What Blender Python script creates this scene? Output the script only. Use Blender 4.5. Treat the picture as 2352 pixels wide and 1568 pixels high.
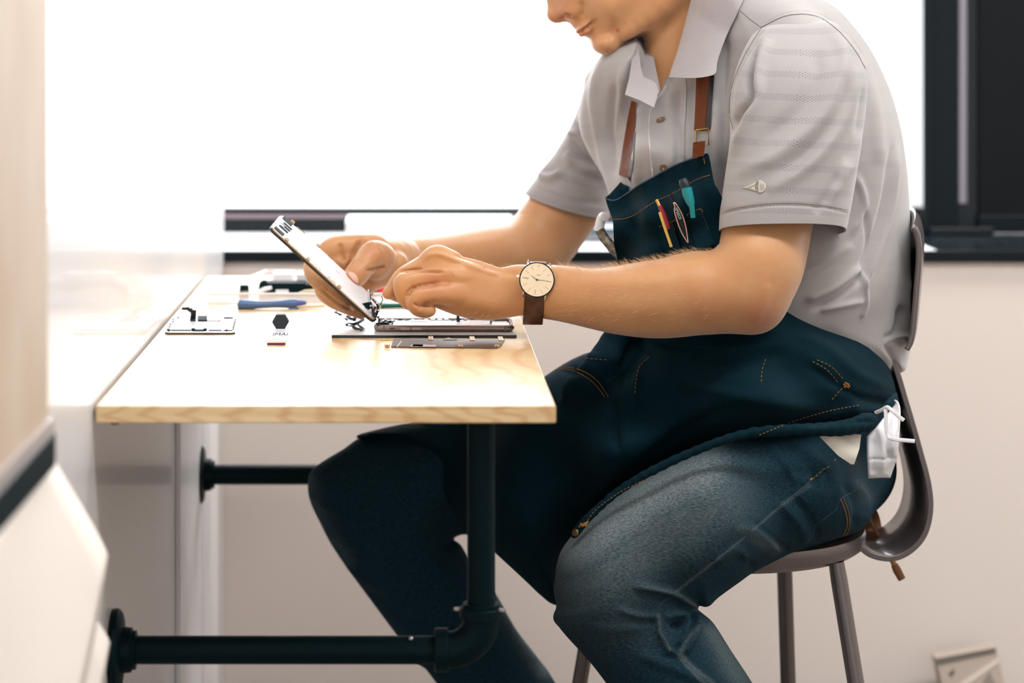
import bpy, math, random
import numpy as np
from mathutils import Vector, Matrix
from mathutils.bvhtree import BVHTree
from mathutils.geometry import delaunay_2d_cdt

for _o in list(bpy.data.objects):
    bpy.data.objects.remove(_o)
sc = bpy.context.scene
COL = sc.collection
rng = np.random.default_rng(7)
random.seed(7)

# ------------------------------------------------------------------ camera
LENS = 82.0
FP = LENS / 36.0 * 2352          # focal length in pixels of the 2352 wide frame
CX, CY, CZ = 941.0, 88.0, 1.074  # vanishing point of the depth lines, eye height
cam_d = bpy.data.cameras.new('camera')
cam_d.lens = LENS
cam_d.sensor_width = 36.0
cam_d.shift_x = (1176 - CX) / 2352
cam_d.shift_y = -(784 - CY) / 2352
cam_d.clip_start = 0.05
cam_d.dof.use_dof = True
cam_d.dof.focus_distance = 2.46
cam_d.dof.aperture_fstop = 4.2
cam = bpy.data.objects.new('camera', cam_d)
cam.location = (0, 0, CZ)
cam.rotation_euler = (math.radians(90), 0, 0)
COL.objects.link(cam)
sc.camera = cam

# ------------------------------------------------------------------ sky, exposure
sc.view_settings.view_transform = 'Standard'
sc.view_settings.look = 'None'
sc.view_settings.gamma = 1
sc.view_settings.exposure = 0.17
sc.view_settings.use_curve_mapping = False
sc.cycles.use_denoising = True
sc.cycles.sample_clamp_indirect = 6
sc.cycles.max_bounces = 8
sc.cycles.caustics_reflective = False
sc.cycles.caustics_refractive = False

world = bpy.data.worlds.new('sky')
sc.world = world
world.use_nodes = True
wn, wl = world.node_tree.nodes, world.node_tree.links
for n in list(wn):
    wn.remove(n)
w_out = wn.new('ShaderNodeOutputWorld')
w_bg = wn.new('ShaderNodeBackground')
w_tc = wn.new('ShaderNodeTexCoord')
w_sep = wn.new('ShaderNodeSeparateXYZ')
w_ramp = wn.new('ShaderNodeValToRGB')
w_map = wn.new('ShaderNodeMapRange')
w_map.inputs[1].default_value = -1
w_map.inputs[2].default_value = 1
wl.new(w_tc.outputs['Generated'], w_sep.inputs[0])
wl.new(w_sep.outputs['Y'], w_map.inputs[0])
wl.new(w_map.outputs[0], w_ramp.inputs[0])
SKY_BACK = (0.155, 0.16, 0.165, 1)      # dim overcast quarter of the sky behind the camera
SKY_FRONT = (0.93, 0.97, 1.0, 1)         # bright haze beyond the window
w_ramp.color_ramp.elements[0].position = 0.50
w_ramp.color_ramp.elements[0].color = SKY_BACK
w_ramp.color_ramp.elements[1].position = 0.62
w_ramp.color_ramp.elements[1].color = SKY_FRONT
w_bg.inputs['Strength'].default_value = 6.6
wl.new(w_ramp.outputs[0], w_bg.inputs['Color'])
wl.new(w_bg.outputs[0], w_out.inputs['Surface'])


# unseen ceiling lamps added as fill light (their housings are built with the ceiling)
FILL_LAMPS = [(1.55, 3.0, 2.62, 1.5, .4, 32), (0.5, 1.3, 2.62, 1.5, .4, 25), (2.0, 1.3, 2.62, 1.5, .4, 25)]
for (lx, ly, lz, sx, sy, pw_l) in FILL_LAMPS:
    ld = bpy.data.lights.new('fill_light', 'AREA')
    ld.shape = 'RECTANGLE'
    ld.size, ld.size_y = sx, sy
    ld.energy = pw_l
    ld.color = (1.0, 0.99, 0.97)
    lo_ = bpy.data.objects.new('fill_light', ld)
    lo_.location = (lx, ly, lz)
    COL.objects.link(lo_)


# ------------------------------------------------------------------ coordinates
def P(px, py, Y):
    """world point seen at photo pixel (px, py) when it stands Y metres away"""
    return Vector(((px - CX) * Y / FP, Y, CZ - (py - CY) * Y / FP))


def T(px, py, z=0.75):
    """world point on the horizontal plane z seen at (px, py)"""
    Y = (CZ - z) * FP / (py - CY)
    return Vector(((px - CX) * Y / FP, Y, z))


WS = 2100.0   # depth unit of the modelling grid: w = Y * WS


def img2world(V):
    V = np.asarray(V, dtype=np.float64)
    Y = V[:, 2] / WS
    out = np.empty_like(V)
    out[:, 0] = (V[:, 0] - CX) * Y / FP
    out[:, 1] = Y
    out[:, 2] = CZ - (V[:, 1] - CY) * Y / FP
    return out


# ------------------------------------------------------------------ materials
def lin(c):
    out = []
    for v in c[:3]:
        v = v / 255.0
        out.append(v / 12.92 if v <= 0.04045 else ((v + 0.055) / 1.055) ** 2.4)
    return (*out, 1.0)


def mat(name, col, rough=0.5, metal=0.0, spec=0.5, noise=None, bump=None, trans=0.0, alpha=1.0,
        sheen=0.0, sss=0.0, coat=0.0, ior=1.45, emit=None):
    """noise = (scale, second colour, amount); bump = (scale, strength, distance)"""
    m = bpy.data.materials.new(name)
    m.use_nodes = True
    nt = m.node_tree
    b = nt.nodes['Principled BSDF']
    c = lin(col) if max(col[:3]) > 1.0 else (*col[:3], 1.0)
    b.inputs['Base Color'].default_value = c
    b.inputs['Roughness'].default_value = rough
    b.inputs['Metallic'].default_value = metal
    b.inputs['Specular IOR Level'].default_value = spec
    b.inputs['IOR'].default_value = ior
    b.inputs['Transmission Weight'].default_value = trans
    b.inputs['Alpha'].default_value = alpha
    b.inputs['Sheen Weight'].default_value = sheen
    b.inputs['Coat Weight'].default_value = coat
    if sss:
        b.inputs['Subsurface Weight'].default_value = sss
        b.inputs['Subsurface Radius'].default_value = (0.010, 0.004, 0.002)
        b.inputs['Subsurface Scale'].default_value = 1.0
    if emit:
        b.inputs['Emission Color'].default_value = (*emit[:3], 1)
        b.inputs['Emission Strength'].default_value = emit[3]
    tc = nt.nodes.new('ShaderNodeTexCoord')
    if noise:
        s, c2, amt = noise
        nz = nt.nodes.new('ShaderNodeTexNoise')
        nz.inputs['Scale'].default_value = s
        nz.inputs['Detail'].default_value = 4
        nt.links.new(tc.outputs['Object'], nz.inputs['Vector'])
        rp = nt.nodes.new('ShaderNodeMapRange')
        rp.inputs[1].default_value = 0.35
        rp.inputs[2].default_value = 0.65
        rp.inputs[4].default_value = amt
        nt.links.new(nz.outputs['Fac'], rp.inputs[0])
        mx = nt.nodes.new('ShaderNodeMix')
        mx.data_type = 'RGBA'
        mx.inputs[6].default_value = c
        mx.inputs[7].default_value = lin(c2) if max(c2) > 1 else (*c2, 1)
        nt.links.new(rp.outputs[0], mx.inputs[0])
        nt.links.new(mx.outputs[2], b.inputs['Base Color'])
    if bump:
        s, st, di = bump
        nb = nt.nodes.new('ShaderNodeTexNoise')
        nb.inputs['Scale'].default_value = s
        nb.inputs['Detail'].default_value = 3
        nt.links.new(tc.outputs['Object'], nb.inputs['Vector'])
        bp = nt.nodes.new('ShaderNodeBump')
        bp.inputs['Strength'].default_value = st
        bp.inputs['Distance'].default_value = di
        nt.links.new(nb.outputs['Fac'], bp.inputs['Height'])
        nt.links.new(bp.outputs[0], b.inputs['Normal'])
    return m


# ------------------------------------------------------------------ objects
def wloc(o):
    v = Vector((0, 0, 0))
    while o is not None:
        v += o.location
        o = o.parent
    return v


def tag(o, label=None, cat=None, group=None, kind=None):
    if label: o['label'] = label
    if cat: o['category'] = cat
    if group: o['group'] = group
    if kind: o['kind'] = kind
    return o


def thing(name, label, cat, loc, group=None):
    o = bpy.data.objects.new(name, None)
    o.empty_display_size = 0.02
    o.location = loc
    COL.objects.link(o)
    return tag(o, label, cat, group)


def mk(name, V, F, m, parent=None, smooth=True, uv=None, kind=None, label=None, attr=None, bevel=None, auto=None, mats=None, fmat=None):
    V = np.asarray([tuple(v) for v in V] if not isinstance(V, np.ndarray) else V, dtype=np.float64)
    if parent is None:
        org = np.array([(V[:, 0].min() + V[:, 0].max()) / 2, (V[:, 1].min() + V[:, 1].max()) / 2, V[:, 2].min()])
    else:
        org = np.array(wloc(parent))
    me = bpy.data.meshes.new(name)
    me.from_pydata((V - org).tolist(), [], F.tolist() if isinstance(F, np.ndarray) else [list(f) for f in F])
    me.validate(clean_customdata=False)
    for mm in (mats or [m]):
        me.materials.append(mm)
    if fmat is not None:
        me.polygons.foreach_set('material_index', np.asarray(fmat, dtype=np.int32))
    if uv is not None:
        ul = me.uv_layers.new(name='UVMap')
        vi = np.empty(len(me.loops), dtype=np.int32)
        me.loops.foreach_get('vertex_index', vi)
        ul.data.foreach_set('uv', np.asarray(uv, dtype=np.float32)[vi].ravel())
    if attr is not None:
        for k, a in attr.items():
            at = me.attributes.new(k, 'FLOAT', 'POINT')
            at.data.foreach_set('value', np.asarray(a, dtype=np.float32))
    me.polygons.foreach_set('use_smooth', [bool(smooth)] * len(me.polygons))
    me.update()
    o = bpy.data.objects.new(name, me)
    COL.objects.link(o)
    if parent is None:
        o.location = org.tolist()
    else:
        o.parent = parent
    if kind: o['kind'] = kind
    if label: o['label'] = label
    if bevel:
        md = o.modifiers.new('bevel', 'BEVEL')
        md.width = bevel
        md.segments = 2
        md.limit_method = 'ANGLE'
        md.angle_limit = math.radians(40)
        if smooth is False:
            me.polygons.foreach_set('use_smooth', [True] * len(me.polygons))
            md.harden_normals = True
    if auto:
        try:
            me.set_sharp_from_angle(angle=math.radians(auto))
        except Exception:
            pass
    return o


class MB:
    def __init__(self):
        self.V, self.F = [], []

    def add(self, V, F):
        n = len(self.V)
        self.V += [tuple(v) for v in V]
        self.F += [[i + n for i in f] for f in F]
        return self

    def box(self, lo, hi):
        (a, b, c), (d, e, f) = lo, hi
        return self.add([(a, b, c), (d, b, c), (d, e, c), (a, e, c), (a, b, f), (d, b, f), (d, e, f), (a, e, f)],
                        [(0, 3, 2, 1), (4, 5, 6, 7), (0, 1, 5, 4), (1, 2, 6, 5), (2, 3, 7, 6), (3, 0, 4, 7)])

    def obox(self, c, u, v, w):
        """box at centre c with half axis vectors u, v, w"""
        c, u, v, w = map(Vector, (c, u, v, w))
        pts = [c + u * a + v * b + w * d for d in (-1, 1) for (a, b) in ((-1, -1), (1, -1), (1, 1), (-1, 1))]
        return self.add(pts, [(0, 3, 2, 1), (4, 5, 6, 7), (0, 1, 5, 4), (1, 2, 6, 5), (2, 3, 7, 6), (3, 0, 4, 7)])

    def prism(self, poly, ext):
        """poly: list of world points (planar), extruded by vector ext"""
        ext = Vector(ext)
        n = len(poly)
        pts = [Vector(p) for p in poly]
        nrm = Vector((0, 0, 0))
        for i in range(n):
            a, b = pts[i], pts[(i + 1) % n]
            nrm += a.cross(b)
        if nrm.dot(ext) < 0:
            pts = pts[::-1]
        V = pts + [p + ext for p in pts]
        F = [list(range(n))[::-1], list(range(n, 2 * n))]
        for i in range(n):
            j = (i + 1) % n
            F.append([i, j, j + n, i + n])
        return self.add(V, F)

    def tube(self, pts, r, n=16, cap=True, flat=None):
        """sweep of circles along points, r number or list; flat=(vector, scale) squashes along a direction"""
        pts = [Vector(p) for p in pts]
        m = len(pts)
        rs = r if isinstance(r, (list, tuple)) else [r] * m
        up = None
        V, F = [], []
        for i, p in enumerate(pts):
            t = (pts[min(i + 1, m - 1)] - pts[max(i - 1, 0)])
            t.normalize()
            if up is None:
                ref = Vector((0, 0, 1)) if abs(t.z) < 0.9 else Vector((0, 1, 0))
                up = (ref - t * ref.dot(t)).normalized()
            else:
                up = (up - t * up.dot(t)).normalized()
            sd = t.cross(up)
            for k in range(n):
                a = 2 * math.pi * k / n
                off = up * math.cos(a) * rs[i] + sd * math.sin(a) * rs[i]
                if flat:
                    fv = Vector(flat[0]).normalized()
                    off = off - fv * off.dot(fv) * (1 - flat[1])
                V.append(p + off)
        for i in range(m - 1):
            for k in range(n):
                k2 = (k + 1) % n
                F.append([i * n + k, i * n + k2, (i + 1) * n + k2, (i + 1) * n + k])
        if cap:
            F.append(list(range(n))[::-1])
            F.append([(m - 1) * n + k for k in range(n)])
        return self.add(V, F)

    def cyl(self, a, b, r, n=24, r2=None):
        return self.tube([a, b], [r, r2 if r2 is not None else r], n)

    def ball(self, c, r, n=12, sc=(1, 1, 1)):
        c = Vector(c)
        V, F = [], []
        for i in range(n + 1):
            th = math.pi * i / n
            for k in range(2 * n):
                ph = math.pi * k / n
                V.append(c + Vector((r * sc[0] * math.sin(th) * math.cos(ph), r * sc[1] * math.sin(th) * math.sin(ph), r * sc[2] * math.cos(th))))
        for i in range(n):
            for k in range(2 * n):
                k2 = (k + 1) % (2 * n)
                F.append([i * 2 * n + k, (i + 1) * 2 * n + k, (i + 1) * 2 * n + k2, i * 2 * n + k2])
        return self.add(V, F)

    def ring(self, c, ax, r, rt, n=40, m=10):
        c, ax = Vector(c), Vector(ax).normalized()
        ref = Vector((0, 0, 1)) if abs(ax.z) < 0.9 else Vector((0, 1, 0))
        u = (ref - ax * ref.dot(ax)).normalized()
        v = ax.cross(u)
        V, F = [], []
        for i in range(n):
            a = 2 * math.pi * i / n
            d = u * math.cos(a) + v * math.sin(a)
            for k in range(m):
                b = 2 * math.pi * k / m
                V.append(c + d * (r + rt * math.cos(b)) + ax * rt * math.sin(b))
        for i in range(n):
            i2 = (i + 1) % n
            for k in range(m):
                k2 = (k + 1) % m
                F.append([i * m + k, i2 * m + k, i2 * m + k2, i * m + k2])
        return self.add(V, F)

    def lathe(self, c, ax, prof, n=32):
        """prof: list of (distance along axis, radius)"""
        c, ax = Vector(c), Vector(ax).normalized()
        return self.tube([c + ax * (s + 1e-6 * i) for i, (s, r) in enumerate(prof)], [max(r, 1e-5) for s, r in prof], n)

    def build(self, name, m, parent=None, smooth=False, **k):
        if smooth and 'auto' not in k:
            k['auto'] = 35
        return mk(name, self.V, self.F, m, parent, smooth, **k)


def catmull(pts, sub=6, closed=False):
    pts = np.asarray(pts, dtype=np.float64)
    n = len(pts)
    out = []
    rngn = n if closed else n - 1
    for i in range(rngn):
        if closed:
            p0, p1, p2, p3 = pts[(i - 1) % n], pts[i], pts[(i + 1) % n], pts[(i + 2) % n]
        else:
            p0, p1, p2, p3 = pts[max(i - 1, 0)], pts[i], pts[i + 1], pts[min(i + 2, n - 1)]
        for k in range(sub):
            t = k / sub
            out.append(0.5 * ((2 * p1) + (-p0 + p2) * t + (2 * p0 - 5 * p1 + 4 * p2 - p3) * t * t + (-p0 + 3 * p1 - 3 * p2 + p3) * t ** 3))
    if not closed:
        out.append(pts[-1])
    return np.array(out)


# ------------------------------------------------------------------ implicit modelling (grid in photo pixels x, y and depth units w)
class Field:
    def __init__(self, lo, hi, h):
        self.lo = np.array(lo, dtype=np.float64)
        self.h = float(h)
        self.n = np.ceil((np.array(hi) - self.lo) / h).astype(int) + 1
        self.F = np.full(self.n, 1e3, dtype=np.float32)

    def _sub(self, a, b):
        i0 = np.clip(np.floor((np.array(a) - self.lo) / self.h).astype(int), 0, self.n)
        i1 = np.clip(np.ceil((np.array(b) - self.lo) / self.h).astype(int) + 1, 0, self.n)
        if np.any(i1 <= i0):
            return None
        ax = [(self.lo[d] + self.h * np.arange(i0[d], i1[d])).astype(np.float32) for d in range(3)]
        return tuple(slice(i0[d], i1[d]) for d in range(3)), ax[0][:, None, None], ax[1][None, :, None], ax[2][None, None, :]

    def _mix(self, sl, d, k, sub=False):
        A = self.F[sl]
        if sub:
            d = -d
            if k > 0:
                h = np.maximum(k - np.abs(A - d), 0) / k
                self.F[sl] = np.maximum(A, d) + h * h * k * 0.25
            else:
                self.F[sl] = np.maximum(A, d)
        else:
            if k > 0:
                h = np.maximum(k - np.abs(A - d), 0) / k
                self.F[sl] = np.minimum(A, d) - h * h * k * 0.25
            else:
                self.F[sl] = np.minimum(A, d)

    def cone(self, a, b, ra, rb, k=0, fl=1.0, sub=False):
        """tapered capsule, fl = squash of the depth direction"""
        a, b = np.array(a, float), np.array(b, float)
        mr = max(ra, rb) + k + 3 * self.h
        s = self._sub(np.minimum(a, b) - mr, np.maximum(a, b) + mr)
        if s is None: return
        sl, X, Y, Z = s
        ab = b - a
        ab2 = ab * np.array([1, 1, 1 / fl])
        L = float((ab2 ** 2).sum()) + 1e-9
        x, y, z = X - a[0], Y - a[1], (Z - a[2]) / fl
        t = np.clip((x * ab2[0] + y * ab2[1] + z * ab2[2]) / L, 0, 1)
        d = np.sqrt((x - t * ab2[0]) ** 2 + (y - t * ab2[1]) ** 2 + (z - t * ab2[2]) ** 2) - (ra + (rb - ra) * t)
        self._mix(sl, (d * min(1, fl) ** 0.5).astype(np.float32), k, sub)

    def chain(self, pts, k=0, sub=4, fl=None):
        """pts: (px, py, w, r[, flat]) smoothed with a spline"""
        pts = [tuple(p) + ((1.0,) if len(p) == 4 else ()) for p in pts]
        c = catmull(pts, sub)
        tmp = Field.__new__(Field)
        tmp.h = self.h
        mr = c[:, 3].max() + k + 4 * self.h
        s = self._sub(c[:, :3].min(0) - mr, c[:, :3].max(0) + mr)
        if s is None: return
        sl = s[0]
        tmp.lo = np.array([float(s[1].ravel()[0]), float(s[2].ravel()[0]), float(s[3].ravel()[0])])
        tmp.n = np.array([s[1].size, s[2].size, s[3].size])
        tmp.F = np.full(tmp.n, 1e3, dtype=np.float32)
        for i in range(len(c) - 1):
            tmp.cone(c[i, :3], c[i + 1, :3], c[i, 3], c[i + 1, 3], k=2 * self.h if sub > 1 else 0, fl=float(c[i, 4]))
        self._mix(sl, tmp.F, k)

    def ell(self, c, r, k=0, rot=0.0, sub=False):
        """ellipsoid, rot = turn in the picture plane (degrees)"""
        c, r = np.array(c, float), np.array(r, float)
        mr = r.max() + k + 3 * self.h
        s = self._sub(c - mr, c + mr)
        if s is None: return
        sl, X, Y, Z = s
        ca, sa = math.cos(math.radians(rot)), math.sin(math.radians(rot))
        x, y, z = X - c[0], Y - c[1], Z - c[2]
        xr, yr = x * ca + y * sa, -x * sa + y * ca
        k0 = np.sqrt((xr / r[0]) ** 2 + (yr / r[1]) ** 2 + (z / r[2]) ** 2)
        k1 = np.sqrt((xr / r[0] ** 2) ** 2 + (yr / r[1] ** 2) ** 2 + (z / r[2] ** 2) ** 2) + 1e-9
        self._mix(sl, (k0 * (k0 - 1) / k1).astype(np.float32), k, sub)

    def puff(self, poly, ctrl, R, k=0, smooth=5, pw=2.0):
        """outline in photo pixels given body: ctrl = [(px, py, w centre, half depth)], R = rounding width"""
        poly = catmull(poly, smooth, True) if smooth > 1 else np.asarray(poly, float)
        ctrl = np.asarray(ctrl, float)
        tm = ctrl[:, 3].max() + k + 4 * self.h
        lo = np.array([*poly.min(0) - k - 4 * self.h, ctrl[:, 2].min() - tm])
        hi = np.array([*poly.max(0) + k + 4 * self.h, ctrl[:, 2].max() + tm])
        s = self._sub(lo, hi)
        sl, X, Y, Z = s
        d2 = poly_dist(X[:, 0, 0], Y[0, :, 0], poly)
        wgt = 0
        wc = 0
        th = 0
        for (cx, cy, cw, ct) in ctrl:
            q = 1.0 / (((X[:, :, 0] - cx) ** 2 + (Y[:, :, 0] - cy) ** 2) + 900.0) ** 1.5
            wgt = wgt + q
            wc = wc + q * cw
            th = th + q * ct
        wc, th = wc / wgt, th / wgt
        e = np.clip((R - d2) / R, 0, None)[:, :, None]
        zz = np.abs(Z - wc[:, :, None]) / th[:, :, None]
        dd = ((e ** pw + zz ** pw) ** (1 / pw) - 1) * min(R, float(th.mean()))
        self._mix(sl, dd.astype(np.float32), k)

    def mesh(self):
        return snets(self.F, self.lo, self.h)


def poly_dist(xs, ys, poly):
    """signed distance, positive inside, on the grid xs * ys"""
    X, Y = np.meshgrid(xs, ys, indexing='ij')
    X = X.astype(np.float32); Y = Y.astype(np.float32)
    best = np.full(X.shape, 1e9, dtype=np.float32)
    ins = np.zeros(X.shape, dtype=bool)
    n = len(poly)
    for i in range(n):
        ax, ay = poly[i]
        bx, by = poly[(i + 1) % n]
        dx, dy = bx - ax, by - ay
        L = dx * dx + dy * dy
        if L < 1e-9: continue
        t = np.clip(((X - ax) * dx + (Y - ay) * dy) / L, 0, 1)
        best = np.minimum(best, (X - ax - t * dx) ** 2 + (Y - ay - t * dy) ** 2)
        if ay != by:
            c = ((ay > Y) != (by > Y)) & (X < (bx - ax) * (Y - ay) / (by - ay) + ax)
            ins ^= c
    d = np.sqrt(best)
    return np.where(ins, d, -d)


def snets(F, lo, h):
    S = F < 0
    cnt = np.zeros(np.array(F.shape) - 1, dtype=np.int8)
    cor = [(a, b, c) for a in (0, 1) for b in (0, 1) for c in (0, 1)]
    nx, ny, nz = cnt.shape
    for (a, b, c) in cor:
        cnt += S[a:a + nx, b:b + ny, c:c + nz]
    act = (cnt > 0) & (cnt < 8)
    I, J, K = np.nonzero(act)
    idx = np.full(cnt.shape, -1, dtype=np.int32)
    idx[I, J, K] = np.arange(len(I))
    pos = np.zeros((len(I), 3))
    num = np.zeros(len(I))
    for a in cor:
        for d in range(3):
            if a[d] == 0:
                b = list(a); b[d] = 1
                fa = F[I + a[0], J + a[1], K + a[2]].astype(np.float64)
                fb = F[I + b[0], J + b[1], K + b[2]].astype(np.float64)
                m = (fa < 0) != (fb < 0)
                t = np.where(m, fa / np.where(m, fa - fb, 1), 0)
                for q in range(3):
                    pos[:, q] += np.where(m, a[q] + (t if q == d else 0), 0)
                num += m
    V = lo + h * (np.stack([I, J, K], 1) + pos / num[:, None])
    faces = []
    for d in range(3):
        sa = [slice(None)] * 3; sb = [slice(None)] * 3
        sa[d] = slice(0, -1); sb[d] = slice(1, None)
        A, B = S[tuple(sa)], S[tuple(sb)]
        ch = A != B
        i, j, k = np.nonzero(ch)
        e = [i, j, k]
        o1, o2 = [q for q in range(3) if q != d]
        ok = (e[o1] > 0) & (e[o2] > 0) & (e[o1] < cnt.shape[o1]) & (e[o2] < cnt.shape[o2])
        e = [q[ok] for q in e]
        inside = A[tuple(e)]

        def at(s1, s2):
            c = [q.copy() for q in e]
            c[o1] -= s1; c[o2] -= s2
            return idx[c[0], c[1], c[2]]
        q = np.stack([at(1, 1), at(0, 1), at(0, 0), at(1, 0)], 1)
        flip = inside if d != 1 else ~inside
        # image y runs downward, so the handedness is mirrored
        q[flip] = q[flip][:, ::-1]
        faces.append(q)
    Fc = np.concatenate(faces)
    Fc = Fc[(Fc >= 0).all(1)]
    return V, Fc


def normals(V, F):
    a = V[F[:, 2]] - V[F[:, 0]]
    b = V[F[:, 3]] - V[F[:, 1]]
    fn = np.cross(a, b)
    N = np.zeros_like(V)
    for k in range(4):
        np.add.at(N, F[:, k], fn)
    return N / (np.linalg.norm(N, axis=1, keepdims=True) + 1e-12)


def relax(V, F, it=2, lam=0.5):
    E = np.concatenate([F[:, [0, 1]], F[:, [1, 2]], F[:, [2, 3]], F[:, [3, 0]]])
    deg = np.bincount(E[:, 0], minlength=len(V)) + np.bincount(E[:, 1], minlength=len(V))
    deg = np.maximum(deg, 1)[:, None]
    for _ in range(it):
        for l in (lam, -lam * 1.03):
            A = np.zeros_like(V)
            for q in range(3):
                A[:, q] = np.bincount(E[:, 0], V[E[:, 1], q], len(V)) + np.bincount(E[:, 1], V[E[:, 0], q], len(V))
            V = V + l * (A / deg - V)
    return V


def stroke_w(V, pts, width):
    """gaussian closeness of vertices to a polyline in the picture plane; returns weight and signed side"""
    pts = catmull(pts, 6) if len(pts) > 2 else np.asarray(pts, float)
    n = len(pts)
    best = np.full(len(V), 1e9)
    par = np.zeros(len(V))
    for i in range(n - 1):
        a, b = pts[i, :2], pts[i + 1, :2]
        d = b - a
        L = d @ d + 1e-9
        t = np.clip(((V[:, :2] - a) @ d) / L, 0, 1)
        dist = ((V[:, :2] - a - t[:, None] * d) ** 2).sum(1)
        m = dist < best
        best[m] = dist[m]
        par[m] = (i + t[m]) / (n - 1)
    w = np.exp(-best / (2 * (width / 2.0) ** 2))
    return w, par


def folds(V, F, strokes, wmax=None):
    """strokes: (points, width, height); positive height lifts a ridge, negative cuts a crease; only on the camera side"""
    N = normals(V, F)
    side = np.sign((N[:, 2] * 1.0).mean()) * 0 + 1
    cen = V[:, 2].mean()
    # outward normals point to -w on the near side; make sure of it
    near = V[:, 2] < cen
    if (N[near, 2].mean() > 0):
        N = -N
    face = np.clip(-N[:, 2] * 2.5, 0, 1)
    D = np.zeros(len(V))
    for st in strokes:
        pts, width, ht = st[:3]
        w, par = stroke_w(V, pts, width)
        taper = np.clip(np.minimum(par, 1 - par) * 5 + 0.15, 0, 1)
        D += w * taper * ht
    return V + N * (D * face)[:, None]


def loft(stations, n=64, sub=6, pw=2.0, close=False):
    """stations: (Lx, Ly, Rx, Ry, w, half depth[, skew px]) -> vertices in grid space + uv in metres"""
    st = [tuple(s) + ((0.0,) if len(s) == 6 else ()) for s in stations]
    c = catmull(st, sub)
    m = len(c)
    V = np.zeros((m, n, 3))
    th = np.linspace(0, 2 * np.pi, n, endpoint=False)
    co, si = np.cos(th), np.sin(th)
    cx = np.sign(co) * np.abs(co) ** (2 / pw)
    sx = np.sign(si) * np.abs(si) ** (2 / pw)
    for i, (lx, ly, rx, ry, w, dp, sk) in enumerate(c):
        C = np.array([(lx + rx) / 2, (ly + ry) / 2, w])
        U = np.array([(rx - lx) / 2, (ry - ly) / 2, 0])
        D = np.array([0, sk, -dp])      # angle 90 degrees = towards the camera
        V[i] = C + cx[:, None] * U + sx[:, None] * D
    F = []
    for i in range(m - 1):
        for k in range(n):
            k2 = (k + 1) % n
            F.append([i * n + k, i * n + k2, (i + 1) * n + k2, (i + 1) * n + k])
    mid = V.mean(1)
    vv = np.concatenate([[0], np.cumsum(np.linalg.norm(np.diff(mid, axis=0), axis=1))]) / WS
    uu = np.linspace(0, 1, n, endpoint=False)
    uv = np.zeros((m, n, 2))
    per = np.linalg.norm(np.diff(V, axis=1), axis=2).sum(1) / WS
    uv[:, :, 0] = (uu[None, :] - 0.25) * per.mean()
    uv[:, :, 1] = vv[:, None]
    return V.reshape(-1, 3), np.array(F), uv.reshape(-1, 2)


class Surf:
    """camera-side surface lookup over world meshes"""
    def __init__(self, items):
        Vs, Fs, n = [], [], 0
        for V, F in items:
            Vs += [tuple(v) for v in V]
            Fs += [[int(i) + n for i in f] for f in F]
            n = len(Vs)
        self.t = BVHTree.FromPolygons(Vs, Fs)

    def hit(self, px, py):
        d = P(px, py, 1.0) - Vector((0, 0, CZ))
        r = self.t.ray_cast(Vector((0, 0, CZ)), d.normalized())
        return r[0], r[1]


def inside_poly(x, y, poly):
    c = False
    n = len(poly)
    for i in range(n):
        ax, ay = poly[i]; bx, by = poly[(i + 1) % n]
        if (ay > y) != (by > y) and x < (bx - ax) * (y - ay) / (by - ay) + ax:
            c = not c
    return c


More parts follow.
